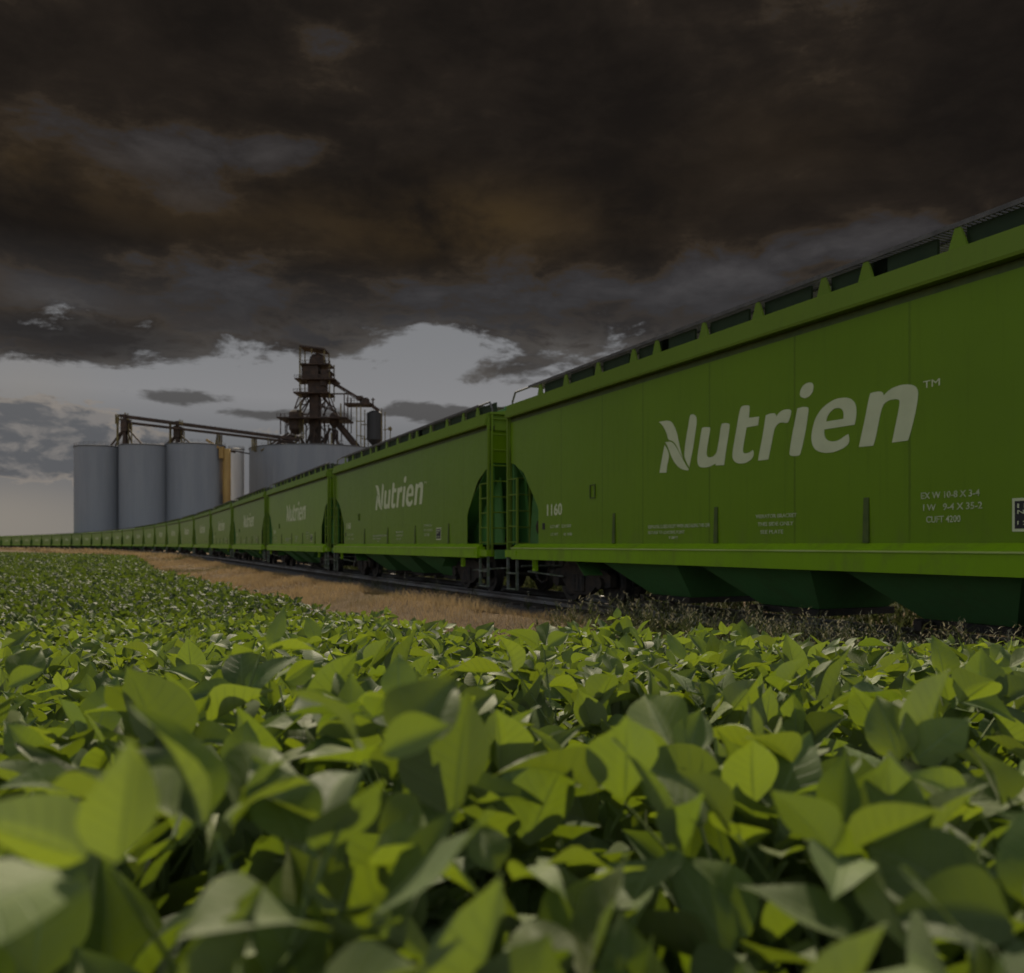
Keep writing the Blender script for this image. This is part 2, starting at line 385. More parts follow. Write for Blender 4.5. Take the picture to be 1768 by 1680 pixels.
    dc = t.mix(t.mul(t.smooth(el, 15.5, 20), .38), dc, t.mix(t.smooth(nA, .35, .65), (.013, .0095, .0070), (.026, .0185, .0130)))
    dc = t.mix(t.mul(t.sub(1, t.smooth(el, 14.0, 18.0)), .55), dc, (.036, .0345, .0355))
    dc = t.mix(t.m('MULTIPLY', gold, .66, clamp=True), dc, (.046, .030, .014))
    dc = t.mix(t.mul(t.mul(rim, .6), t.smooth(nB, .4, .65)), dc, (.14, .13, .12))
    front = t.mix(deck, low, dc)
    # --- what the camera has its back to: thinner cloud lit by the clear sky
    sky = t.node('ShaderNodeTexSky', sky_type='NISHITA'); sky.sun_disc = False
    sky.sun_elevation = R(SUN_EL); sky.sun_rotation = R(SUN_AZ); sky.altitude = 200
    sk = t.node('ShaderNodeVectorMath', operation='SCALE'); t.l.new(sky.outputs[0], sk.inputs[0]); sk.inputs['Scale'].default_value = SKY_K
    thin = t.mix(t.smooth(nA, .35, .65), sk.outputs[0], (.62, .60, .57))
    wrap = t.m('ABSOLUTE', az)
    back = t.m('MAXIMUM', t.smooth(wrap, 52, 105), t.smooth(el, 40, 75))
    col = t.mix(back, front, thin)
    t.l.new(col, bg.inputs[0]); bg.inputs[1].default_value = 1.0
    t.l.new(bg.outputs[0], out.inputs[0])
    w.cycles.sampling_method = 'MANUAL'; w.cycles.sample_map_resolution = 256
SUN_EL, SUN_AZ, SKY_K = 40, -6, .12
make_world()
sun = bpy.data.lights.new('sun', 'SUN'); sun.energy = 5.0; sun.angle = R(.6); sun.color = (1, .86, .66)
so = bpy.data.objects.new('sun', sun); COL.objects.link(so)
sd = Vector((math.sin(R(SUN_AZ)) * math.cos(R(SUN_EL)), math.cos(R(SUN_AZ)) * math.cos(R(SUN_EL)), math.sin(R(SUN_EL))))
so.rotation_euler = sd.to_track_quat('Z', 'Y').to_euler(); so.location = (0, 0, 60)

# ------------------------------------------------------------------ camera
cam = bpy.data.cameras.new('camera'); co = bpy.data.objects.new('camera', cam); COL.objects.link(co); SC.camera = co
cam.sensor_fit = 'HORIZONTAL'; cam.sensor_width = 36; cam.lens = 1515 / 1768 * 36
cam.shift_y = 100 / 1768; cam.clip_start = .02; cam.clip_end = 9000
co.location = (0, 0, CAM_Z); co.rotation_euler = (R(90), 0, 0)
cam.dof.use_dof = True; cam.dof.focus_distance = 3.6; cam.dof.aperture_fstop = 4.2
SC.view_settings.view_transform = 'Standard'; SC.view_settings.look = 'None'; SC.view_settings.exposure = 0; SC.view_settings.gamma = 1
SC.cycles.max_bounces = 5; SC.cycles.diffuse_bounces = 2; SC.cycles.glossy_bounces = 3; SC.cycles.transmission_bounces = 4; SC.cycles.transparent_max_bounces = 6
SC.cycles.use_denoising = True; SC.cycles.adaptive_threshold = .02; SC.cycles.caustics_reflective = False; SC.cycles.caustics_refractive = False; SC.cycles.sample_clamp_indirect = 6
# ------------------------------------------------------------------ hopper car (local: x along the train, -y the visible side, z from rail head)
LOGO_SHEET = [soften(p) for p in LOGO]
SIDE = -HALF_W
def make_car():
    car = empty('hopper_car')
    hb = 8.08                                   # half length of the body over its ends
    # --- body: two side sheets, two upper end walls, slope sheets
    side = [(-hb, 3.10), (-hb+.18, 3.06), (-hb+.68, 2.82), (-hb+1.32, 2.12), (-hb+1.42, 1.98), (-hb+1.42, 1.22), (hb-1.42, 1.22), (hb-1.42, 1.98), (hb-1.32, 2.12), (hb-.68, 2.82), (hb-.18, 3.06), (hb, 3.10), (hb, 4.03), (-hb, 4.03)]
    b = MB()
    b.prism_y(side, SIDE, SIDE + .012); b.prism_y(side, -SIDE - .012, -SIDE)
    for e in (-1, 1):
        b.box(e*hb, e*(hb-.012), SIDE + .013, -SIDE - .013, 3.23, 4.018)
    b.build('body', M['paint'], car)
    for e in (-1, 1):                           # end slope sheets, running in under the load
        s = MB()
        if True:
            x0, x1 = e*(hb-.02), e*(hb-3.4)
            s.hexa([(x0, SIDE+.02, 3.20), (x0, -SIDE-.02, 3.20), (x1, -SIDE-.02, .62), (x1, SIDE+.02, .62)],
                   [(x0, SIDE+.02, 3.215), (x0, -SIDE-.02, 3.215), (x1, -SIDE-.02, .635), (x1, SIDE+.02, .635)])
        s.box(e*(hb-.9), e*(hb-.96), -1.1, 1.1, 1.22, 2.36)     # shear plate under the slope
        for yy in (-1.1, -.4, .4, 1.1):
            s.hexa([(e*(hb-.1), yy-.03, 1.22), (e*(hb-.1), yy+.03, 1.22), (e*(hb-2.6), yy+.03, 1.22), (e*(hb-2.6), yy-.03, 1.22)],
                   [(e*(hb-.34), yy-.03, 2.9), (e*(hb-.34), yy+.03, 2.9), (e*(hb-2.4), yy+.03, 1.3), (e*(hb-2.4), yy-.03, 1.3)])
        s.box(e*(hb-.03), e*(hb+.06), -1.5, -1.42, 1.22, 3.2)
        s.build('slope_sheet', M['slope'], car)
    # --- roof with its eave band
    r = MB()
    rh = 8.14
    eave = [(-1.42, 4.02), (-1.42, 4.135), (-1.69, 4.125), (-1.70, 4.16), (-1.635, 4.425), (-1.50, 4.45), (-.62, 4.60), (0, 4.63), (.62, 4.60), (1.50, 4.45), (1.635, 4.425), (1.70, 4.16), (1.69, 4.125), (1.42, 4.135), (1.42, 4.02)]
    r.prism_x(eave, -rh, rh)
    roof = r.build('roof', M['roofpaint'], car)
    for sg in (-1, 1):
        gu = MB(); gu.box(-rh, rh, sg*1.545, sg*1.425, 4.034, 4.124); gu.build('eave_gutter', M['olive'], roof)  # dark strip that paints the shadow line under the eave
    h = MB()
    h.box(-7.3, 7.3, -.42, .42, 4.60, 4.86, .03)
    for i in range(-6, 7): h.box(i*1.1-.03, i*1.1+.03, -.47, .47, 4.80, 4.885)
    h.build('hatch_cover', M['dark'], roof)
    # --- running boards on tapered brackets
    br = [3.59, 2.3, 1.6, .32, -.94, -2.25, -2.98, -4.23, -5.53, -6.71, 4.95, 6.2, 7.2]
    for sg in (-1, 1):
        g = MB()
        x = -7.25
        while x < 7.3:
            g.box(x, x + .022, sg*1.50, sg*.82, 4.715, 4.742); x += .062
        for yy in (1.51, 1.16, .81): g.box(-7.28, 7.28, sg*yy, sg*(yy-.02), 4.70, 4.755)
        rb = g.build('running_board', M['grate'], car)
        for bx in br:
            k = MB()
            k.hexa([(bx-.13, sg*1.50, 4.44), (bx+.13, sg*1.50, 4.44), (bx+.13, sg*1.47, 4.45), (bx-.13, sg*1.47, 4.45)],
                   [(bx-.035, sg*1.50, 4.698), (bx+.035, sg*1.50, 4.698), (bx+.035, sg*1.47, 4.698), (bx-.035, sg*1.47, 4.698)])
            k.build('bracket', M['roofpaint'], rb)
        c = MB()                                # dark panels behind the brackets, painting the shade under the walkway
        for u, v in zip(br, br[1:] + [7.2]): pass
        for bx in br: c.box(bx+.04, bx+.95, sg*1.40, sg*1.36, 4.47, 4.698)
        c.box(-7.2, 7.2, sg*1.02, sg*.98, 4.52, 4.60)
        c.build('toe_board', M['shade'], rb)  # toe_board is the painted shade under the walkway
    # --- side sills
    for sg in (-1, 1):
        k = MB()
        prof = [(sg*1.50, .90), (sg*1.72, .90), (sg*1.72, 1.15), (sg*1.70, 1.165), (sg*1.573, 1.245), (sg*1.563, 1.245), (sg*1.563, 1.17), (sg*1.50, 1.17)]
        k.prism_x(prof, -7.72, 7.72)
        ss = k.build('side_sill', M['trim'], car)
        k = MB(); k.box(-7.72, 7.72, sg*1.721, sg*1.74, 1.138, 1.158); k.build('rub_strip', M['edge'], ss)  # thin pale strip painted as the highlight on the flange edge
        for e in (-1, 1):
            m = MB(); m.prism_x([(sg*1.46, .94), (sg*1.66, .94), (sg*1.66, 1.10), (sg*1.46, 1.10)], e*7.72, e*8.2)
            m.box(e*7.45, e*7.58, sg*1.721, sg*1.735, .98, 1.09)
            m.build('end_step', M['trim'], ss)
            m = MB()                            # small roping bracket hung under the sill
            x = e*6.62
            m.box(x-.07, x-.045, sg*1.69, sg*1.62, .70, .895); m.box(x+.045, x+.07, sg*1.69, sg*1.62, .70, .895); m.box(x-.07, x+.07, sg*1.69, sg*1.62, .66, .70)
            m.build('tie_bracket', M['trim'], ss)
    # --- stub posts low on the side
    for x in (-3.52, -.54, 2.38, 5.3):
        k = MB(); k.hexa([(x-.04, SIDE-.03, 1.25), (x+.05, SIDE-.03, 1.25), (x+.05, SIDE-.001, 1.25), (x-.04, SIDE-.001, 1.25)],
                         [(x-.04, SIDE-.012, 1.80), (x+.04, SIDE-.012, 1.80), (x+.04, SIDE-.001, 1.80), (x-.04, SIDE-.001, 1.80)])
        k.build('stub_post', M['olive'], car)
    k = MB()                                    # little route-card holder
    k.box(-4.40, -4.38, SIDE-.02, SIDE-.001, 2.13, 2.36); k.box(-4.22, -4.20, SIDE-.02, SIDE-.001, 2.13, 2.36); k.box(-4.40, -4.20, SIDE-.02, SIDE-.001, 2.11, 2.13); k.box(-4.40, -4.20, SIDE-.02, SIDE-.001, 2.36, 2.375)
    k.build('card_holder', M['olive'], car)
    # --- ladders
    for e in (-1, 1):
        for sg in (-1, 1):
            l = MB()                            # side ladder at the corner
            xa, xb = e*8.16, e*7.66
            yy = sg*1.60
            l.box(xa-.028, xa+.028, yy-.028, yy+.028, .94, 4.3 if sg*e != 5 else 3.3)
            l.box(xb-.022, xb+.022, yy-.022, yy+.022, .94, 2.72)
            for i in range(5): l.tube((xa, yy, 1.28 + i*.36), (xb, yy, 1.28 + i*.36), .016, seg=6)
            l.build('side_ladder', M['roofpaint'], car)
            st = MB()                           # hanging stirrup step
            for xx in (xa, xb): st.box(xx-.015, xx+.015, yy-.03, yy+.03, .20, .96)
            for zz in (.20, .56): st.box(min(xa, xb), max(xa, xb), yy-.05, yy+.03, zz, zz+.03)
            st.build('stirrup_step', M['worn'], car)
        l = MB()                                # ladder on the end wall
        xe = e*8.20
        for yy in (-1.52, -1.02): l.box(xe-.022, xe+.022, yy-.022, yy+.022, .98, 4.42)
        for i in range(9): l.tube((xe, -1.52, 1.25 + i*.38), (xe, -1.02, 1.25 + i*.38), .017, seg=6)
        l.box(xe-.15, xe+.03, -1.56, 1.56, 4.40, 4.45)
        l.build('end_ladder', M['roofpaint'], car)
        hr = MB()                               # grab iron at the roof corner
        for a, c in (((e*7.3, -1.49, 4.72), (e*8.0, -1.49, 4.72)), ((e*8.0, -1.49, 4.72), (e*8.16, -1.49, 4.52)), ((e*8.16, -1.49, 4.52), (e*8.16, -1.49, 4.3))): hr.tube(a, c, .022, seg=6)
        hr.build('grab_iron', M['grate'], car)
        p = MB()                                # end platform and coupler
        p.box(e*8.22, e*7.0, -1.42, 1.42, 1.0, 1.06)
        p.box(e*8.25, e*8.18, -1.45, 1.45, .88, 1.1)
        p.build('end_platform', M['dark'], car)
        cp = MB(); cp.box(e*8.26, e*8.58, -.11, .11, .72, .98, .02); cp.box(e*8.52, e*8.735, -.2, .12, .66, 1.02, .04)
        cp.tube((e*8.3, -.45, .75), (e*8.5, -.42, .38), .03); cp.tube((e*8.5, -.42, .38), (e*8.735, -.42, .30), .03)
        cp.build('coupler', M['iron'], car)
    bc = MB(); bc.tube((-7.55, -.95, 1.62), (-6.75, -.95, 1.62), .24, seg=18); bc.tube((-7.4, .2, 1.35), (-6.5, .2, 1.35), .17, seg=16); bc.box(-7.3, -7.05, -.7, .1, 1.07, 1.3)
    bc.build('brake_cylinder', M['iron'], car)
    cb = MB(); cb.box(7.0, 7.5, -.6, .3, 1.07, 1.35); cb.tube((6.6, -.8, 1.3), (7.4, -.8, 1.3), .1)
    cb.build('brake_gear', M['iron'], car)
    bp = MB(); bp.tube((-7.6, -1.35, .62), (-6.2, -1.2, .55), .02, seg=6); bp.tube((-8.2, -1.0, .62), (-7.6, -1.35, .62), .02, seg=6); bp.tube((6.2, -1.2, .55), (8.3, -1.1, .66), .02, seg=6); bp.tube((-8.3, -1.2, .72), (-8.3, 1.2, .72), .022, seg=6)
    bp.build('brake_pipe', M['worn'], car)
    # --- three hopper bays
    for c in (-3.02, .04, 3.06):
        hp = MB()
        L = 1.29
        t0 = [(c-L, -1.50, .98), (c+L, -1.50, .98), (c+L, 1.50, .98), (c-L, 1.50, .98)]
        m0 = [(c-.62, -.66, .30), (c+.62, -.66, .30), (c+.62, .66, .30), (c-.62, .66, .30)]
        hp.hexa(m0, t0)
        hp.hexa([(c-L, -1.50, .981), (c+L, -1.50, .981), (c+L, 1.50, .981), (c-L, 1.50, .981)], [(c-L, -1.54, 1.2), (c+L, -1.54, 1.2), (c+L, 1.54, 1.2), (c-L, 1.54, 1.2)])
        o = hp.build('hopper_bay', M['dark'], car)
        gt = MB(); gt.box(c-.68, c+.68, -.75, .75, .20, .297); gt.tube((c-.4, -1.0, .25), (c-.4, .9, .25), .035); gt.box(c-.46, c-.34, -1.03, -.97, .19, .31)
        gt.build('discharge_gate', M['iron'], o)
    cs = MB(); cs.box(-8.2, 8.2, -.22, .22, .99, 1.19); cs.build('centre_sill', M['iron'], car)
    # --- bogies
    for bx in (-5.62, 5.62):
        bg = MB()
        for sg in (-1, 1):
            y0, y1 = sg*.98, sg*1.12
            fr = [(-1.22, .40), (-1.22, .62), (-1.05, .70), (-.45, .80), (.45, .80), (1.05, .70), (1.22, .62), (1.22, .40), (1.02, .36), (.80, .50), (.52, .28), (.30, .20), (-.30, .20), (-.52, .28), (-.80, .50), (-1.02, .36)]
            bg.prism_y([(bx + x, z) for x, z in fr], y0, y1)
            for i in (-1, 0, 1): bg.tube((bx + i*.16, sg*1.13, .27), (bx + i*.16, sg*1.13, .60), .07, seg=10)
            for wx in (-.89, .89): bg.tube((bx + wx, sg*1.0, .46), (bx + wx, sg*1.2, .46), .12, seg=12)
        bg.box(bx-.2, bx+.2, -.97, .97, .55, .84)
        g = bg.build('bogie', M['iron'], car)
        for wx in (-.89, .89):
            w = MB()
            for sg in (-1, 1):
                w.tube((bx + wx, sg*.70, .46), (bx + wx, sg*.84, .46), .46, seg=28)
                w.tube((bx + wx, sg*.66, .46), (bx + wx, sg*.70, .46), .49, seg=28)
                w.tube((bx + wx, sg*.84, .46), (bx + wx, sg*.87, .46), .36, .30, seg=28)
            w.tube((bx + wx, -.7, .46), (bx + wx, .7, .46), .08, seg=10)
            w.build('wheelset', M['wheel'], g)
    # --- lettering on the visible side
    me = outline_mesh('logo', LOGO_SHEET, .004)
    o = link('logo', me, M['white'], car); o.location.y = SIDE - .0035
    me = text_mesh([('TM', 3.20, 2.995, .085, .22)], .0)
    o2 = link('trademark_sign', me, M['white'], car); o2.location.y = SIDE - .0035
    me = text_mesh([('1160', -6.24, 1.84, .24, .68)], .022)
    o3 = link('car_number', me, M['white'], car); o3.location.y = SIDE - .0035
    blocks = [[('LD LMT  220 500', -6.08, 1.575, .065, .90), ('LT WT', -6.06, 1.41, .06, .33), ('65 500', -5.50, 1.41, .06, .36)],
                    [('KEEP GATES CLOSED EXCEPT WHEN UNLOADING THIS CAR', -2.40, 1.50, .06, 1.70), ('RETURN TO LOADING POINT', -2.40, 1.405, .055, 1.05), ('IF EMPTY', -1.78, 1.32, .045, .25)],
                    [('VIBRATOR BRACKET', .36, 1.60, .055, .82), ('THIS SIDE ONLY', .40, 1.49, .055, .72), ('SEE PLATE', .46, 1.38, .055, .46)],
                    [('EX W 10-8 X 3-4', 3.17, 1.745, .075, .74), ('I W   9-4 X 35-2', 3.20, 1.61, .075, .74), ('CUFT 4200', 3.24, 1.475, .075, .44)]]
    for ln in [l for bl in blocks for l in bl]:
        o4 = link('data_lettering', text_mesh([ln], .012), M['faded'], car); o4.location.y = SIDE - .0035
    k = MB(); k.box(-6.44, -6.37, SIDE-.006, SIDE-.0005, 1.57, 1.66); k.box(-6.47, -6.34, SIDE-.003, SIDE-.0005, 1.545, 1.685)
    k.build('inspection_tag', M['black'], car)
    pl = MB(); pl.box(4.28, 4.68, SIDE-.006, SIDE-.001, 1.36, 1.70); pl = pl.build('placard', M['white'], car)
    pk = MB(); pk.box(4.31, 4.65, SIDE-.009, SIDE-.0062, 1.39, 1.67); pk = pk.build('placard_face', M['black'], pl)
    me = text_mesh([('1160', 4.34, 1.60, .045, .26), ('NP', 4.34, 1.54, .04, .14), ('1 2 3 4', 4.34, 1.43, .04, .26)], .012)
    o5 = link('placard_text', me, M['white'], pl); o5.location.y = SIDE - .011
    return car

def children(o): return [c for c in bpy.data.objects if c.parent is o]
KIDS = {}
def copy_tree(o, keep=None, parent=None):
    c = o.copy(); COL.objects.link(c)
    if parent: c.parent = parent
    for ch in KIDS.get(o.name, ()):
        if keep is None or ch.name.split('.')[0] in keep: copy_tree(ch, keep, c)
    return c

proto = make_car()
for o in list(bpy.data.objects):
    if o.parent: KIDS.setdefault(o.parent.name, []).append(o)
NEAR = None
MID = {'body', 'slope_sheet', 'roof', 'running_board', 'side_sill', 'side_ladder', 'end_ladder', 'end_platform', 'hopper_bay', 'bogie', 'wheelset', 'logo', 'coupler', 'stirrup_step', 'hatch_cover', 'car_number', 'placard', 'placard_face', 'rub_strip', 'eave_gutter', 'bracket', 'toe_board'}  # rub_strip is a painted highlight, eave_gutter and toe_board are painted shade
FAR = {'body', 'slope_sheet', 'roof', 'side_sill', 'end_ladder', 'hopper_bay', 'bogie', 'wheelset', 'logo', 'coupler', 'running_board', 'eave_gutter'}  # eave_gutter is the painted shadow under the eave
ORD = ['first', 'second', 'third', 'fourth', 'fifth', 'sixth', 'seventh', 'eighth', 'ninth', 'tenth', 'eleventh', 'twelfth', 'thirteenth', 'fourteenth', 'fifteenth', 'sixteenth', 'seventeenth', 'eighteenth', 'nineteenth', 'twentieth', 'twenty-first', 'twenty-second', 'twenty-third', 'twenty-fourth', 'twenty-fifth']
def car_label(i):
    if i == 0: return 'huge lime green hopper car nearest the camera, cut by the frame, numbered 1160'
    if i == 1: return 'lime green hopper car coupled directly behind the nearest car, below the grain tower'
    if i < 6: return 'lime green hopper car with white lettering, %s car back from the nearest one' % ORD[i]
    if i < 12: return 'small lime green hopper car in front of the grey silos, %s car from the nearest' % ORD[i]
    if i < 16: return 'tiny green hopper car below the leftmost silo, %s car from the nearest' % ORD[i]
    return 'tiny hazy green hopper car on the distant bend, %s car from the nearest' % ORD[i]
for i in range(25):
    c = proto if i == 0 else copy_tree(proto, None if i < 5 else (MID if i < 11 else FAR))
    s0 = (i - 1) * PITCH; s1 = i * PITCH        # near end, far end along the visible side
    ax, ay = path_at(s0); bx, by = path_at(s1)
    d = Vector((ax - bx, ay - by)).normalized()
    n = Vector((-d.y, d.x))                     # local +y, away from the field
    c.location = ((ax + bx) / 2 + n.x * HALF_W, (ay + by) / 2 + n.y * HALF_W, 0)
    c.rotation_euler[2] = math.atan2(d.y, d.x)
    tag(c, car_label(i), 'hopper car', 'green hopper cars of the train')

# ------------------------------------------------------------------ track
def sweep(name, prof, s0, s1, step, mat, parent=None, base=HALF_W):
    """Sweep an (offset, z) outline along the train's centre line."""
    ss = np.arange(s0, s1, step); n = len(prof); V = []
    for off, z in prof:
        x, y = path_at(ss, base + off); V.append(np.stack([x, y, np.full(len(ss), z)], 1))
    V = np.stack(V, 1).reshape(-1, 3); F = []
    for i in range(len(ss) - 1):
        for j in range(n):
            a, b = i*n + j, i*n + (j+1) % n
            F.append((a, b, b + n, a + n))
    return link(name, np_mesh(name, V, np.array(F), mat), None, parent)
bed = sweep('track_bed', [(-2.7, -.5), (-1.75, -.21), (1.75, -.21), (2.7, -.5), (2.7, -.7), (-2.7, -.7)], -38, 450, 1.0, M['ballast'])
tag(bed, kind='structure')
trk = empty('railway_track', (float(path_at(0, HALF_W)[0]), float(path_at(0, HALF_W)[1]), 0))
tag(trk, 'pair of steel rails on wooden sleepers running under the green train', 'railway track')
def keep_world(o, p): o.parent = p; o.matrix_parent_inverse = Matrix.Translation(p.location).inverted()
for sg in (-1, 1):
    c = sg * .7525
    keep_world(sweep('rail', [(c-.036, 0), (c+.036, 0), (c+.036, -.035), (c+.01, -.05), (c+.01, -.13), (c+.07, -.15), (c-.07, -.15), (c-.01, -.13), (c-.01, -.05), (c-.036, -.035)], -38, 450, 1.0, M['railtop']), trk)
sl = MB()
for s in np.arange(-36, 330, .62):
    p = path_at(s, HALF_W - 1.28); q = path_at(s, HALF_W + 1.28)
    sl.bar((p[0], p[1], -.215), (q[0], q[1], -.215), .21, .12)
o = sl.build('sleepers', M['sleeper']); keep_world(o, trk); tag(o, kind='stuff')
# ------------------------------------------------------------------ ground
def make_ground():
    g = np.concatenate([-np.geomspace(1000, 16, 36), np.linspace(-15, 15, 61), np.geomspace(16, 1000, 36)])
    X, Y = np.meshgrid(g, g, indexing='ij'); n = len(g)
    x, y = X.ravel(), Y.ravel()
    z = ground_z(x, y)
    q, s = perp(x, y)
    z = z + np.where((s > -38) & (s < 440), bank_z(q, s), 0) - .02
    z = np.where(np.hypot(x, y) > 700, -.46, z)
    V = np.stack([x, y, z], 1)
    i, j = np.meshgrid(np.arange(n-1), np.arange(n-1), indexing='ij'); a = (i*n + j).ravel()
    F = np.stack([a, a + n, a + n + 1, a + 1], 1)
    m, t, out = material('field_soil')
    tc = t.node('ShaderNodeTexCoord'); P = tc.outputs['Object']
    f = t.noise(P, .8, 8, .65); f2 = t.noise(P, 14, 6, .7)
    col = t.mix(t.smooth(f, .35, .65), (.10, .066, .036), (.15, .105, .055))
    col = t.mix(t.mul(t.smooth(f2, .45, .7), .6), col, (.055, .042, .026))
    p = t.node('ShaderNodeBsdfPrincipled'); t.put(p.inputs['Base Color'], col); p.inputs['Roughness'].default_value = .95
    p.inputs['Specular IOR Level'].default_value = .1
    b = t.node('ShaderNodeBump'); b.inputs['Distance'].default_value = .08; t.l.new(f2, b.inputs['Height']); t.l.new(b.outputs[0], p.inputs['Normal'])
    t.l.new(p.outputs[0], out.inputs[0])
    o = link('ground', np_mesh('ground', V, F, m, True), None)
    tag(o, kind='structure')
make_ground()

# ------------------------------------------------------------------ soybean leaves
def leaf_material():
    m, t, out = material('soybean_leaf')
    uvn = t.node('ShaderNodeUVMap'); uvn.uv_map = 'blade'
    u, v, _ = t.sep(uvn.outputs[0])                # u: -1..1 across, v: 0..1 along
    at = t.node('ShaderNodeVertexColor'); at.layer_name = 'tint'
    tr, tg, tb = t.sep(at.outputs[0])               # r: youth, g: brightness, b: yellowing
    au = t.m('ABSOLUTE', u)
    mid = t.sub(1, t.smooth(au, .02, .075))
    lat = t.m('SINE', t.mul(t.sub(v, t.mul(au, .20)), 50.0))
    lat = t.mul(t.smooth(lat, .86, .99), t.sub(1, t.smooth(au, .75, .98)))
    vein = t.m('MAXIMUM', mid, t.mul(lat, .55))
    tc = t.node('ShaderNodeTexCoord')
    no = t.noise(tc.outputs['Object'], 26, 5, .6)
    top = t.mix(tr, (.064, .102, .036), (.155, .215, .036))
    top = t.mix(t.mul(tb, .8), top, (.16, .17, .035))
    top = t.mix(t.mul(t.smooth(no, .4, .7), .35), top, (.04, .085, .014))
    top = t.mix(t.mul(vein, .75), top, (.17, .235, .075))
    und = t.mix(tr, (.165, .205, .090), (.24, .275, .11))
    und = t.mix(t.mul(vein, .5), und, (.20, .24, .11))
    geo = t.node('ShaderNodeNewGeometry')
    col = t.mix(geo.outputs['Backfacing'], top, und)
    col = t.mix(1.0, col, t.comb(t.add(.72, t.mul(tg, .5)), t.add(.72, t.mul(tg, .5)), t.add(.72, t.mul(tg, .5))), 'MULTIPLY')
    p = t.node('ShaderNodeBsdfPrincipled'); t.put(p.inputs['Base Color'], col)
    t.put(p.inputs['Roughness'], t.add(.52, t.mul(no, .2))); p.inputs['Specular IOR Level'].default_value = .28
    p.inputs['Sheen Weight'].default_value = .1
    b = t.node('ShaderNodeBump'); b.inputs['Strength'].default_value = .45; b.inputs['Distance'].default_value = .0035
    t.l.new(t.sub(t.mul(no, .6), vein), b.inputs['Height']); t.l.new(b.outputs[0], p.inputs['Normal'])
    tl = t.node('ShaderNodeBsdfTranslucent')
    br_ = t.add(.72, t.mul(tg, .5)); tc_ = t.mix(1.0, t.mix(tr, (.145, .220, .007), (.30, .39, .015)), t.comb(br_, br_, br_), 'MULTIPLY'); tc_ = t.mix(t.mul(vein, .75), tc_, (.085, .13, .012)); t.put(tl.inputs[0], tc_)
    mx = t.node('ShaderNodeMixShader'); mx.inputs[0].default_value = .33
    t.l.new(p.outputs[0], mx.inputs[1]); t.l.new(tl.outputs[0], mx.inputs[2]); t.l.new(mx.outputs[0], out.inputs[0])
    return m
LEAF = leaf_material()

def leaf_template(nv, nu):
    """Grid of one leaflet in unit length: x across, y along, plus (u,v)."""
    v = np.linspace(0, 1, nv + 1); u = np.linspace(-1, 1, nu + 1)
    U, Vv = np.meshgrid(u, v, indexing='xy'); U, Vv = U.ravel(), Vv.ravel()
    w = np.clip(Vv + .006, 0, 1) ** .62 * np.clip(1.0 - Vv, 0, 1) ** 1.32 * (1 + .45 * Vv)
    w = w / w.max() if w.max() > 0 else w
    w = np.maximum(w, .015)
    F = []
    for i in range(nv):
        for j in range(nu):
            a = i * (nu + 1) + j; F.append((a, a + 1, a + nu + 2, a + nu + 1))
    return U, Vv, w, np.array(F)

def leaves(tmpl, base, az, pitch, roll, L, W, fold, curl, wave, tint):
    """Batch of leaflets: base (n,3), angles (n,), length, half width, fold, curl, wave; returns V, F, uv, colour."""
    U, Vv, w, F = tmpl; n = len(L); k = len(U)
    x = U[None] * w[None] * W[:, None]
    yl = Vv[None] * L[:, None]
    z = np.abs(U)[None] * w[None] * W[:, None] * fold[:, None]
    ph = rng.uniform(0, 6.28, n)[:, None]
    z = z + wave[:, None] * L[:, None] * np.sin(Vv[None] * 9 + ph + U[None] * 1.4) * np.abs(U)[None] ** 1.5
    # bend along the length
    a = curl[:, None] * Vv[None]
    y2 = yl * np.cos(a * .5); z2 = z - yl * np.sin(a * .5)
    cr, sr = np.cos(roll)[:, None], np.sin(roll)[:, None]
    x3, z3 = x * cr + z2 * sr, -x * sr + z2 * cr
    cp, sp = np.cos(pitch)[:, None], np.sin(pitch)[:, None]
    y4, z4 = y2 * cp - z3 * sp, y2 * sp + z3 * cp
    ca, sa = np.cos(az)[:, None], np.sin(az)[:, None]
    X = x3 * ca + y4 * sa + base[:, 0:1]; Y = -x3 * sa + y4 * ca + base[:, 1:2]; Z = z4 + base[:, 2:3]
    V = np.stack([X, Y, Z], 2).reshape(-1, 3)
    FF = (F[None] + (np.arange(n) * k)[:, None, None]).reshape(-1, 4)
    uv = np.tile(np.stack([U, Vv], 1), (n, 1))
    return V, FF, uv, np.repeat(tint, k, 0)

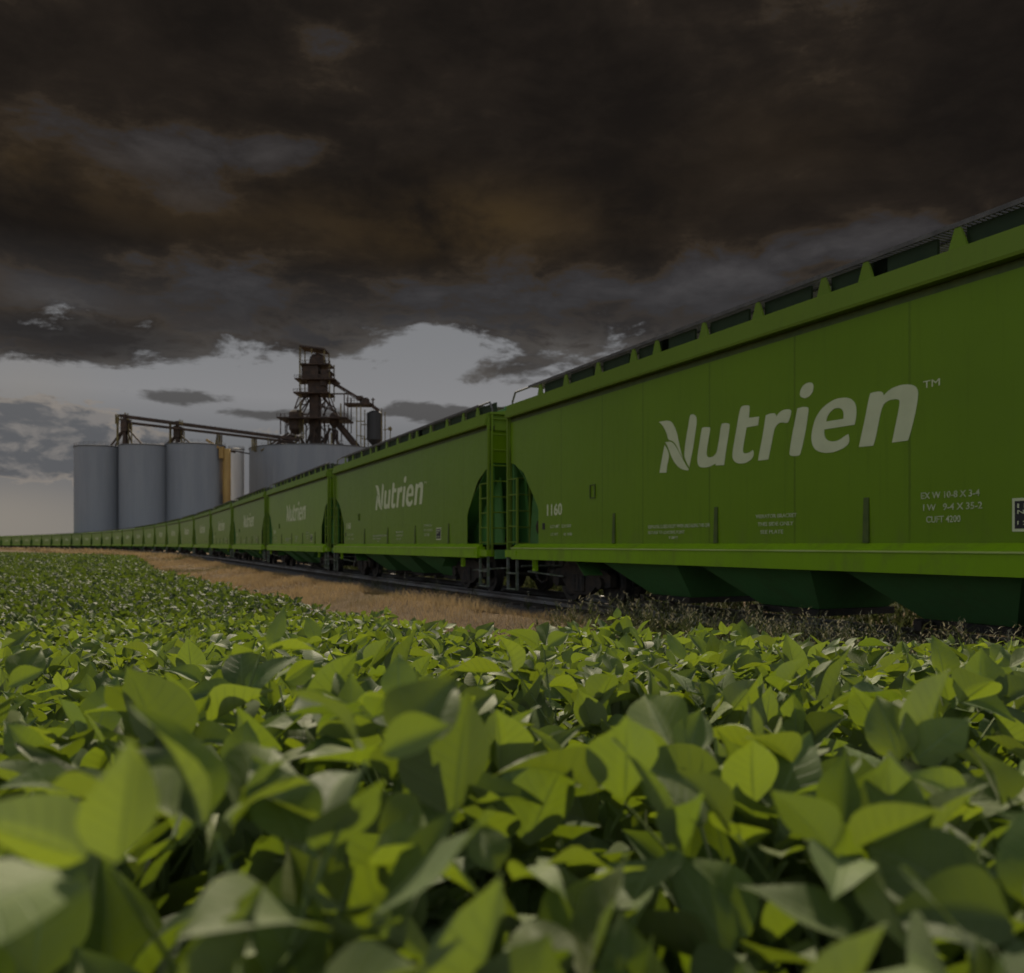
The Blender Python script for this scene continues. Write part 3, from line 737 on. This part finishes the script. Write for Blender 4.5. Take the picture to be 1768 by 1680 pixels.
def plant_arrays(n, nodes, size, tops, keep_low=True):
    """Leaflet parameters for n plants at the origin each with `nodes` trifoliate leaves; index gives the plant."""
    pl = np.repeat(np.arange(n), nodes)
    N = n * nodes
    h = np.tile(np.linspace(.30, 1.0, nodes) ** .5, n) + rng.normal(0, .03, N)
    a = np.tile(np.arange(nodes) * 2.4, n) + np.repeat(rng.uniform(0, 6.28, n), nodes) + rng.normal(0, .35, N)
    top = tops[pl]
    reach = (.05 + .19 * (1.05 - np.clip(h, 0, 1))**.6) * rng.uniform(.7, 1.25, N)
    hub = np.stack([np.sin(a) * reach, np.cos(a) * reach, h * top + rng.normal(0, .02, N)], 1)
    B, AZ, PI_, RO, LL, WW, TI, ID = [], [], [], [], [], [], [], []
    youth = np.clip((h - .80) * 3.2, 0, 1) * rng.uniform(.2, 1, N) + rng.uniform(0, .35, N)
    for kk in (-1, 0, 1):
        la = a + kk * rng.uniform(.9, 1.5, N) + rng.normal(0, .25, N)
        L = size * rng.uniform(.78, 1.2, N) * (1 - .35 * np.clip((h - .88) * 6, 0, 1)) * (1.1 if kk == 0 else .95)
        W = L * rng.uniform(.28, .37, N)
        st = .012 + (.022 if kk == 0 else 0)
        B.append(hub + np.stack([np.sin(la) * st, np.cos(la) * st, np.full(N, .006)], 1))
        AZ.append(la)
        PI_.append(np.where(rng.random(N) < .66, rng.normal(1.02, .30, N) - np.clip(h - .85, 0, 1) * 1.6, rng.normal(.20, .45, N)))
        RO.append(rng.normal(0, .55, N)); LL.append(L); WW.append(W); ID.append(pl)
        TI.append(np.stack([np.clip(youth + rng.normal(0, .1, N), 0, 1), rng.uniform(0, 1, N), np.clip(rng.normal(-.1, .3, N), 0, 1)], 1))
    c = np.concatenate
    return c(B), c(AZ), c(PI_), c(RO), c(LL), c(WW), c(TI), c(ID), hub, pl

def stem_faces(hub, top):
    """Thin three-sided stem and petioles for one plant."""
    V, F = [], []
    def stick(p, q, r0, r1):
        p, q = np.array(p), np.array(q); b = len(V)
        for c, r in ((p, r0), (q, r1)):
            for k in range(3):
                V.append((c[0] + r * math.cos(2.1 * k), c[1] + r * math.sin(2.1 * k), c[2]))
        for k in range(3): F.append((b + k, b + (k + 1) % 3, b + 3 + (k + 1) % 3, b + 3 + k))
    stick((0, 0, -.02), (.01, .005, top * .93), .006, .003)
    for hx, hy, hz in hub: stick((hx * .06, hy * .06, hz - .10), (hx, hy, hz), .0028, .002)
    return np.array(V), np.array(F)

def one_plant(name, nodes, size, top, tmpl):
    B, AZ, PI_, RO, LL, WW, TI, ID, hub, pl = plant_arrays(1, nodes, size, np.array([top]))
    n = len(LL)
    V, F, uv, col = leaves(tmpl, B, AZ, PI_, RO, LL, WW, rng.normal(.46, .24, n), rng.normal(.5, .45, n), rng.uniform(.012, .04, n), TI)
    sv, sf = stem_faces(hub, top)
    V = np.concatenate([V, sv]); F = np.concatenate([F, sf + len(col)]); uv = np.concatenate([uv, np.tile([[0, .5]], (len(sv), 1))])
    col = np.concatenate([col, np.tile([[.9, .6, .3]], (len(sv), 1))])
    return np_mesh(name, V, F, LEAF, True, col, uv)

# ------------------------------------------------------------------ plant positions: rows parallel to the track
def crop_points():
    ra = A0; t = np.array([math.sin(ra), math.cos(ra)]); nn = np.array([math.cos(ra), -math.sin(ra)])
    I, J = np.meshgrid(np.arange(-280, 280) * .28, np.arange(-30, 800) * .175, indexing='ij')
    I = I.ravel(); J = J.ravel()
    I = I + rng.normal(0, .045, len(I)); J = J + rng.normal(0, .05, len(J))
    P = I[:, None] * nn[None] + J[:, None] * t[None]
    x, y = P[:, 0], P[:, 1]
    ok = (y < edge_y(x) - .15) & (y > -2.2) & (np.abs(x) < .66 * np.maximum(y, 0) + 2.0) & (np.hypot(x, y) > .38)
    return P[ok]
CROP = crop_points()
r_ = np.hypot(CROP[:, 0], CROP[:, 1])
inview = (CROP[:, 1] > .42) & (np.abs(CROP[:, 0]) < .60 * CROP[:, 1] + .12)
score = np.where(inview, r_, r_ + 1000)
order = np.argsort(score); near_idx = order[:300]; rest = order[300:]
T_HI = leaf_template(9, 6); T_MID = leaf_template(5, 4); T_LO = leaf_template(3, 2); T_MIN = leaf_template(2, 2)
VARI = []
for i in range(14):
    VARI.append((one_plant('soybean_plant', 21, .112, .82 + .02 * (i % 5), T_HI)))
LAB = 'leafy green soybean plant with broad oval leaves in the near rows of the crop'
for k, i in enumerate(near_idx):
    o = bpy.data.objects.new('soybean_plant', VARI[k % len(VARI)]); COL.objects.link(o)
    x, y = CROP[i]; o.location = (x, y, float(ground_z(x, y)))
    o.rotation_euler = (random.gauss(0, .06), random.gauss(0, .06), random.uniform(0, 6.28))
    s = random.uniform(.95, 1.09); o.scale = (s, s, s * random.uniform(.95, 1.045))
    tag(o, LAB, 'plant', 'soybean plants in the near rows')
def crop_mass():
    VV, FF, UV, CC = [], [], [], []; nb = 0
    r = r_[rest]
    for r0, r1, nodes, size, tm, thin in ((0, 10, 17, .106, T_MID, 1), (10, 20, 11, .115, T_LO, 1), (20, 40, 7, .15, T_MIN, 1), (40, 200, 5, .21, T_MIN, .8)):
        sel = rest[(r >= r0) & (r < r1)]
        if thin < 1: sel = sel[rng.random(len(sel)) < thin]
        n = len(sel)
        if not n: continue
        tops = .80 * rng.normal(1, .05, n)
        B, AZ, PI_, RO, LL, WW, TI, ID, hub, pl = plant_arrays(n, nodes, size, tops)
        g = CROP[sel]; B[:, 0] += g[ID, 0]; B[:, 1] += g[ID, 1]; B[:, 2] += ground_z(g[ID, 0], g[ID, 1])
        m = len(LL)
        if r0 >= 10: TI[:, 0] *= .2; TI[:, 1] = TI[:, 1] * .4 - .25
        V, F, uv, col = leaves(tm, B, AZ, PI_, RO, LL, WW, rng.normal(.22, .18, m), rng.normal(.45, .4, m), rng.uniform(.01, .03, m), TI)
        VV.append(V); FF.append(F + nb); UV.append(uv); CC.append(col); nb += len(V)
    me = np_mesh('soybean_crop', np.concatenate(VV), np.concatenate(FF), LEAF, True, np.concatenate(CC), np.concatenate(UV))
    o = link('soybean_crop', me, None)
    tag(o, 'dense low carpet of soybean foliage stretching left towards the bend of the train', 'crop', kind='stuff')
crop_mass()

# ------------------------------------------------------------------ dry grass bank and weeds
def blade_material(name, c0, c1, tr):
    m, t, out = material(name)
    at = t.node('ShaderNodeVertexColor'); at.layer_name = 'tint'
    r, g, b = t.sep(at.outputs[0])
    col = t.mix(r, c0, c1); col = t.mix(t.mul(g, .9), col, (.055, .075, .018))
    p = t.node('ShaderNodeBsdfPrincipled'); t.put(p.inputs['Base Color'], col); p.inputs['Roughness'].default_value = .8; p.inputs['Specular IOR Level'].default_value = .15
    tl = t.node('ShaderNodeBsdfTranslucent'); t.put(tl.inputs[0], col)
    mx = t.node('ShaderNodeMixShader'); mx.inputs[0].default_value = tr
    t.l.new(p.outputs[0], mx.inputs[1]); t.l.new(tl.outputs[0], mx.inputs[2]); t.l.new(mx.outputs[0], out.inputs[0])
    return m
def blades(x, y, z, h, w, lean, tint):
    n = len(x); az = rng.uniform(0, 6.28, n); fa = rng.uniform(0, 6.28, n)
    cx, sx = np.cos(az) * w, np.sin(az) * w
    lx, ly = np.cos(fa) * lean * h, np.sin(fa) * lean * h
    P = np.empty((n, 6, 3))
    for i, (f, ww) in enumerate(((0, 1), (.55, .8), (1, .12))):
        bx, by, bz = x + lx * f * f, y + ly * f * f, z + h * f * (1 - .3 * lean * f)
        P[:, 2*i, 0] = bx - cx * ww; P[:, 2*i, 1] = by - sx * ww; P[:, 2*i, 2] = bz
        P[:, 2*i+1, 0] = bx + cx * ww; P[:, 2*i+1, 1] = by + sx * ww; P[:, 2*i+1, 2] = bz
    k = (np.arange(n) * 6)[:, None]
    F = np.concatenate([k + np.array([[0, 1, 3, 2]]), k + np.array([[2, 3, 5, 4]])])
    return P.reshape(-1, 3), F, np.repeat(tint, 6, 0)
def value_noise(x, y, s, seed):
    """Smooth patchiness from a few random waves."""
    g = np.random.default_rng(seed); v = np.zeros(len(x))
    for k in range(7):
        a = g.uniform(0, 6.28); f = s * g.uniform(.5, 2.2); v += np.sin((x * math.cos(a) + y * math.sin(a)) * f + g.uniform(0, 6.28))
    return v / 3.7
def dry_grass():
    VV, FF, CC = [], [], []; nb = 0
    for s0, s1, cnt, hh, ww in ((-22, 6, 60000, .17, .0035), (6, 28, 42000, .19, .006), (28, 70, 34000, .24, .013), (70, 170, 26000, .34, .035), (170, 420, 18000, .45, .09)):
        s = rng.uniform(s0, s1, cnt); q = rng.uniform(.75, 9.5 if s0 < 28 else 16, cnt)
        if s0 >= 28: q = .75 + (q - .75) ** 1.0
        x, y = path_at(s, -q)
        out = y > edge_y(x) - .05
        x, y, q, s = x[out], y[out], q[out], s[out]
        n = len(x); pn = value_noise(x, y, 1.3, 3); p2 = value_noise(x, y, .33, 5)
        keep = rng.random(n) < np.clip(.72 + .4 * pn, .25, 1)
        x, y, q, s, pn, p2 = x[keep], y[keep], q[keep], s[keep], pn[keep], p2[keep]; n = len(x)
        z = ground_z(x, y) + bank_z(q, s) - .03
        h = hh * rng.uniform(.5, 1.3, n) * np.clip(.85 + .8 * pn, .35, 1.8)
        green = np.clip((p2 - .35) * 1.3 + rng.normal(0, .12, n) + np.where(q < 1.4, .35, 0), 0, 1)
        tint = np.stack([np.clip(.5 + .55 * pn + rng.normal(0, .25, n), 0, 1), green, np.zeros(n)], 1)
        V, F, c = blades(x, y, z, h, np.full(n, ww) * rng.uniform(.7, 1.3, n), rng.uniform(.2, 1.0, n), tint)
        VV.append(V); FF.append(F + nb); CC.append(c); nb += len(V)
    m = blade_material('dry_grass', (.20, .130, .060), (.44, .32, .165), .25)
    o = link('dry_grass', np_mesh('dry_grass', np.concatenate(VV), np.concatenate(FF), m, False, np.concatenate(CC)), None)
    tag(o, 'mown brown grass on the low bank between crop and train', 'grass', kind='stuff')
dry_grass()
def weeds():
    VV, FF, CC = [], [], []; nb = 0
    cnt = 1700
    s = -21 + 13.6 * rng.random(cnt) ** 1.1; q = .7 + 2.6 * rng.random(cnt) ** 1.4
    s2 = rng.uniform(-6, 14, 50); q2 = rng.uniform(.5, 1.0, 50)
    s3 = rng.uniform(-25, 45, 2600); q3 = -2 * HALF_W - rng.uniform(1.2, 3.6, 2600)   # growth added beyond the track to cover sunlit ground under the cars
    s = np.concatenate([s, s2, s3]); q = np.concatenate([q, q2, q3])
    x, y = path_at(s, -q)
    ok = y > edge_y(x) + .1; x, y, q, s = x[ok], y[ok], q[ok], s[ok]; n = len(x)
    z = ground_z(x, y) + bank_z(q, s) - .03
    H = rng.uniform(.30, .70, n) * np.clip(1.12 - .16 * q, .5, 1) * np.where(q < 0, 1.5, 1)
    dark = np.stack([rng.uniform(0, .3, n), rng.uniform(.5, 1, n), np.zeros(n)], 1)
    fa = rng.uniform(0, 6.28, n); ln = rng.uniform(.05, .35, n)
    def addb(*a):
        nonlocal nb
        V, F, c = blades(*a); VV.append(V); FF.append(F + nb); CC.append(c); nb += len(V)
    addb(x, y, z, H, np.where(q < 0, .012, .004), ln, dark)
    for k in range(7):                              # leaf blades up each stalk
        f = rng.uniform(.05, .75, n)
        addb(x + rng.normal(0, .02, n), y + rng.normal(0, .02, n), z + H * f * .9, H * rng.uniform(.25, .5, n), rng.uniform(.004, .010, n) * np.where(q < 0, 4, 1), rng.uniform(.6, 1.5, n), dark)
    head = (rng.random(n) < .62) & (q > 0)                       # pale seed heads
    xh, yh, zh, Hh = x[head], y[head], z[head], H[head]; m_ = len(xh)
    for k in range(9):
        f = 1 - k * .035
        tint = np.stack([rng.uniform(.6, 1, m_), rng.uniform(0, .25, m_), np.zeros(m_)], 1)
        addb(xh + rng.normal(0, .02, m_), yh + rng.normal(0, .02, m_), zh + Hh * f * .93, Hh * rng.uniform(.05, .12, m_), rng.uniform(.003, .007, m_), rng.uniform(.5, 1.6, m_), tint)
    m = blade_material('weed_blade', (.05, .05, .02), (.40, .36, .24), .3)
    o = link('tall_weeds', np_mesh('tall_weeds', np.concatenate(VV), np.concatenate(FF), m, False, np.concatenate(CC)), None)
    tag(o, 'ragged dark weeds with pale seed heads along the foot of the nearest car', 'weeds', kind='stuff')
weeds()
# ------------------------------------------------------------------ grain elevator, 300 m off; drawn in elevation units of .198 m
EY = 300.0; U_ = EY / 1515.0
def at_depth(dy):
    """Scale of the elevation drawing for things standing dy metres behind the silo front."""
    global U_
    U_ = (EY + dy) / 1515.0
def ex(px): return (px - 884) * U_
def ez(py): return CAM_Z + (940 - py) * U_
def E(px, py, dy=0): return (ex(px), EY + dy, ez(py))
GZ = -.3
def silo(name, px, w, top, dy, label, cat='silo', mat='silo', roof=.25, group=None):
    at_depth(dy)
    r = w * U_ / 2; X = ex(px); h = ez(top) - GZ
    root = empty(name, (X, EY + dy, GZ)); tag(root, label, cat, group)
    b = MB(); prof = [(r, 0)]
    n = 14
    for i in range(1, n + 1):
        z = h * i / n
        prof += [(r, z - .16), (r + .02, z - .12), (r + .02, z - .04), (r, z)]
    b.lathe((0, 0, 0), prof, 56); b.build('wall', M[mat], root, smooth=False)
    c = MB(); c.lathe((0, 0, h + .003), [(r + .2, 0), (r + .2, .3), (r - .4, .4), (r * .3, .4 + roof), (.4, .45 + roof)], 48); c.build('roof', M['silo_cap'], root)
    rail = MB()
    for i in range(28):
        a = i / 28 * 6.2832; rail.tube((math.cos(a) * r, math.sin(a) * r, h + .35), (math.cos(a) * r, math.sin(a) * r, h + 1.35), .03, seg=4)
    for zz in (.85, 1.35):
        for i in range(28):
            a, a2 = i / 28 * 6.2832, (i + 1) / 28 * 6.2832
            rail.tube((math.cos(a) * r, math.sin(a) * r, h + zz), (math.cos(a2) * r, math.sin(a2) * r, h + zz), .025, seg=4)
    rail.build('guard_rail', M['tower'], root)
    return root
silo('silo', 172, 80, 774, 0, 'grey round silo at the left end of the row of three', group='grey grain silos')
silo('silo', 250, 83, 772, -.5, 'grey round silo in the middle of the row of three, first conveyor legs above', group='grey grain silos')
silo('silo', 337.5, 99, 771, 4, 'widest grey round silo of the three, beside the ochre sunlit strip', group='grey grain silos')
silo('storage_tank', 549, 228, 780, 32, 'broad flat-topped grey tank under the grain tower', 'tank', roof=.3)
silo('pale_silo', 408, 26, 777, 26, 'slim pale silo in the gap between grey silos and broad tank', 'silo', 'pale', .3)
at_depth(1)
op = empty('added_sunlit_column', (ex(391.5), EY + 1, GZ)); tag(op, 'tall ochre stand-in for a sunlit strip at the right edge of the third silo', 'column')  # added column standing in for a sunlit strip beside the silo
k = MB(); k.tube((0, 0, 0), (0, 0, ez(775) - GZ), 6.8 * U_, seg=18); k.build('column', M['ochre'], op, True)
k = MB(); k.box(-11*U_, -3*U_, -1.6, -.4, ez(792) - GZ, ez(772) - GZ); k.bar((-2, -1, ez(775) - GZ), (-6.5, -1.5, ez(760) - GZ), .8); k.build('added_column_head', M['ochre'], op)

def root_at(name, px, dy, label, cat, group=None):
    o = empty(name, (ex(px), EY + dy, GZ)); return tag(o, label, cat, group)
def part(mb, name, mat, root, smooth=False):
    o = mb.build(name, M[mat], None, smooth); o.parent = root; o.matrix_parent_inverse = Matrix.Translation(root.location).inverted()
    return o
# --- head tower
at_depth(31)
T = root_at('grain_tower', 543, 32, 'dark steel grain elevator tower bristling with platforms and spouts above the tank', 'tower')
def bars(lst, w, dys=(0,)):
    b = MB()
    for (a, c) in lst:
        for d in dys: b.bar(E(*a, d), E(*c, d), w)
    return b
D0, D1 = 27, 36
m = MB(); m.box(ex(535.5), ex(551.5), EY + 29.5, EY + 33.5, ez(779), ez(650)); m.box(ex(534), ex(563), EY + 28.5, EY + 34.5, ez(682), ez(648)); part(m, 'elevator_shaft', 'tower', T)
m = MB(); m.lathe((ex(548), EY + 31.5, ez(633)), [(13.8*U_, 0), (13.8*U_, 13*U_), (12.6*U_, 17*U_), (9*U_, 20.5*U_), (4*U_, 22.5*U_), (.3, 23*U_)], 24); part(m, 'head_drum', 'tower', T, False)
m = MB()
m.hexa([(ex(521), EY+D0, ez(602)), (ex(564), EY+D0, ez(607.5)), (ex(564), EY+D1, ez(607.5)), (ex(521), EY+D1, ez(602))], [(ex(521), EY+D0, ez(599.4)), (ex(564), EY+D0, ez(605)), (ex(564), EY+D1, ez(605)), (ex(521), EY+D1, ez(599.4))])
part(m, 'canopy_roof', 'tower', T)
part(bars([((521.5, 602), (521.5, 682)), ((563.5, 606), (563.5, 632)), ((572.5, 626), (572.5, 690)), ((542, 605), (542, 615))], .38, (D0+.4, D1-.4)), 'corner_post', 'tower_y', T)
for (a, c, y, ext) in ((521, 573, 631.5, 0), (514, 582, 657.5, 1), (512, 573, 681, 1), (486, 604, 725, 3), (570, 574, 644, 0)):
    p = MB(); p.box(ex(a), ex(c), EY+D0-ext, EY+D1+ext, ez(y+1.3), ez(y-1.0))
    for px in np.arange(a, c + 1, max(4, (c - a) / 9)): p.bar(E(px, y-.5, D0-ext), E(px, y-6, D0-ext), .13)
    p.bar(E(a, y-6, D0-ext), E(c, y-6, D0-ext), .12); p.bar(E(a, y-3.5, D0-ext), E(c, y-3.5, D0-ext), .1)
    part(p, 'platform', 'tower', T)
m = MB(); m.box(ex(524), ex(552), EY+28, EY+35, ez(655), ez(634)); m.box(ex(558), ex(570), EY+28, EY+35, ez(656), ez(640)); m.box(ex(556), ex(566), EY+27.6, EY+30, ez(668), ez(655)); part(m, 'machine_house', 'tower', T)
part(bars([((519, 688), (512, 708)), ((529, 690), (521, 707)), ((534, 682), (514, 708)), ((567, 683), (578, 712)), ((560, 690), (577, 704)), ((556, 683), (584, 720)), ((552, 700), (575, 708)), ((524, 682), (535, 700)), ((535, 700), (524, 720)), ((552, 720), (566, 690)), ((538, 735), (552, 755)), ((552, 735), (538, 755))], .42, (D0+1, D1-1)), 'brace', 'tower', T)
part(bars([((506, 725), (506, 778)), ((488, 716), (488, 752)), ((524, 725), (524, 779)), ((532, 740), (532, 779)), ((557, 690), (557, 779)), ((563, 730), (563, 779)), ((570, 735), (570, 779)), ((578, 740), (578, 779)), ((586, 745), (586, 779)), ((597, 682), (597, 746)), ((603, 684), (603, 746)), ((499, 725), (499, 760)), ((545, 740), (545, 779))], .34, (D0+1, D1-1)), 'support_leg', 'tower', T)
for pp in (((515, 752), (515, 779)), ((592, 725), (592, 700)), ((576, 750), (576, 779)), ((528, 726), (528, 760))): part(bars([pp], .45, (D0,)), 'lit_post', 'tower_y', T)
m = MB(); m.lathe((ex(512.5), EY + 30, ez(746)), [(5*U_, -5*U_), (12.3*U_, 4*U_), (12.3*U_, 33*U_), (7*U_, 37*U_)], 20); part(m, 'surge_bin', 'tower', T)
m = MB(); m.lathe((ex(578), EY + 30, ez(738)), [(2.5*U_, -3*U_), (8*U_, 6*U_), (8.5*U_, 17*U_), (5.5*U_, 23*U_), (5.5*U_, 24*U_)], 16); part(m, 'distributor', 'tower', T)
ch = MB()
for a, c, w in (((586, 734), (622, 778), 1.25), ((570, 740), (560, 779), .5), ((575, 742), (590, 779), .5), ((572, 740), (549, 779), .45), ((580, 742), (575, 779), .45),
                ((505, 750), (461, 777), .42), ((509, 752), (468, 777), .42), ((512, 753), (476, 777), .42), ((516, 754), (484, 777), .42), ((518, 755), (501, 778), .5), ((519, 754), (531, 778), .5), ((500, 748), (452, 777), .36), ((538, 745), (526, 779), .4)):
    ch.tube(E(*a, 30), E(*c, 29 if a[0] > 540 else 31), w, seg=8)
part(ch, 'spout', 'tower', T)
m = MB(); m.bar(E(564, 652, 31), E(581, 664, 31), 1.9); m.bar(E(580, 663, 31), E(632, 695, 31), .85); m.bar(E(565, 656, 33), E(630, 698, 33), .3); m.bar(E(563, 680, 31), E(606, 680, 31), .5)
for i in range(9): m.bar(E(582 + i*5.5, 664 + i*3.5, 31), E(582 + i*5.5, 668 + i*3.4, 33), .2)
part(m, 'sloping_conveyor', 'tower', T)
m = MB(); m.bar(E(521.5, 604, D0), E(521.5, 780, D0), .14); m.bar(E(524, 604, D0), E(524, 780, D0), .14)
for i in range(80): m.bar(E(521.5, 606 + i*2.1, D0), E(524, 606 + i*2.1, D0), .07)
part(m, 'caged_ladder', 'tower_y', T)
g_ = random.Random(4)
m = MB()                                           # tangle of small pipework and ties low on the tower
for i in range(46):
    x = g_.uniform(496, 590); y = g_.uniform(712, 772); w = 1 - (y - 700) / 300
    dx, dy2 = g_.choice(((0, 1), (1, 0), (.6, .8), (-.6, .8), (.3, 1)))
    L = g_.uniform(8, 24); d = g_.uniform(27, 36)
    m.bar(E(x, y, d), E(x + dx*L, min(779, y + dy2*L), d), g_.uniform(.12, .4))
for i in range(22):
    x = g_.uniform(516, 572); y = g_.uniform(632, 700); d = g_.uniform(27.5, 35.5); L = g_.uniform(5, 12)
    dx, dy2 = g_.choice(((0, 1), (1, 0), (.7, .7), (-.7, .7)))
    m.bar(E(x, y, d), E(min(574, max(515, x + dx*L)), y + dy2*L, d), g_.uniform(.14, .5))
part(m, 'pipework', 'tower', T)
m = MB()
for px in (600, 606, 612, 618): m.bar(E(px, 697, 30), E(px, 688, 30), .14)
m.bar(E(598, 692, 30), E(622, 692, 30), .12); m.bar(E(598, 688, 30), E(622, 688, 30), .12); m.bar(E(622, 696, 32), E(622, 684, 32), .5); m.box(ex(618), ex(626), EY+30, EY+33, ez(690), ez(684))
part(m, 'conveyor_head', 'tower', T)
# --- dark load-out bin on legs, right of the tower
Bn = root_at('loadout_bin', 646, 32, 'dark round bin on a steel frame at the right of the grain tower', 'bin')
m = MB(); m.lathe((ex(646), EY + 32, ez(759)), [(2*U_, -12*U_), (13.5*U_, 0), (13.5*U_, 46*U_), (6*U_, 50*U_)], 28); part(m, 'bin_wall', 'bin', Bn)
part(bars([((619, 704), (619, 790)), ((626, 704), (626, 790)), ((661.5, 708), (661.5, 790)), ((632, 756), (632, 790)), ((619, 754), (633, 756)), ((619, 730), (632, 730))], .32, (27, 36)), 'frame_leg', 'tower_y', Bn)
m = MB(); m.box(ex(597), ex(643), EY+28, EY+35, ez(700.5), ez(697.5)); m.box(ex(626), ex(636), EY+29, EY+34, ez(700), ez(688)); m.bar(E(636, 696, 31), E(654, 709, 31), 1.2); m.bar(E(644, 687, 31), E(644, 699, 31), .5); m.bar(E(641, 690, 31), E(647, 690, 31), .4)
part(m, 'feed_deck', 'tower', Bn)
m = MB(); m.bar(E(662, 742, 31), E(674, 740, 31), .3); m.bar(E(674, 736, 31), E(674, 770, 31), .3); m.box(ex(671), ex(676), EY+30, EY+32, ez(743), ez(738)); part(m, 'side_bracket', 'tower_y', Bn)
# --- conveyor gallery over the silos
at_depth(9)
G = root_at('conveyor_bridge', 330, 6, 'long dark conveyor gallery on splayed legs crossing above the three silos', 'conveyor')
m = MB()
for d in (0, 3):
    m.bar(E(218, 721, 4 + d), E(508, 755.5, 14 + d), .9); m.bar(E(230, 732.5, 4 + d), E(500, 760, 14 + d), .6)
for i in range(34):
    f = i / 33; m.bar(E(222 + 286*f, 722 + 32*f, 5.5 + 10*f), E(222 + 286*f, 718.5 + 32*f, 5.5 + 10*f), .12)
part(m, 'gallery', 'tower', G)
for px, dy, top in ((226, 4, 728), (306, 9, 736)):
    m = MB()
    for q in (-31, -18, -10, 3, 12, 30):
        m.bar(E(px + q*.12, top + 15, dy + 1), E(px + q, 772, dy + 1 + (q % 3)), .5)
    m.bar(E(px, top - 9, dy), E(px, 772, dy), 1.0); m.box(ex(px-5), ex(px+5), EY+dy-1, EY+dy+3, ez(top+20), ez(top))
    part(m, 'splayed_leg', 'tower', G)
    m = MB()
    for q in (-13, -11, 7, 12): m.bar(E(px + q, top - (6 if q < 0 else -6), dy), E(px + q, 772, dy), .3)
    part(m, 'service_frame', 'tower_y', G)
part(bars([((211, 719), (211, 735)), ((220, 719), (220, 730)), ((211, 720), (222, 720)), ((227, 716), (227, 726)), ((320, 728), (320, 736)), ((211, 727), (234, 728))], .35, (4, 6)), 'head_rail', 'tower_y', G)
part(bars([((370, 748), (370, 772)), ((373, 748), (373, 776)), ((366, 772), (370, 752)), ((431, 752), (431, 777)), ((434, 753), (434, 777)), ((446, 777), (459, 768)), ((459, 754), (459, 777))], .4, (12, 15)), 'trestle', 'tower_y', G)
m = MB(); m.bar(E(378, 773, 14), E(392, 776, 18), .7); m.bar(E(392, 774.5, 16), E(417, 777.5, 24), .4); part(m, 'walkway', 'tower', G)
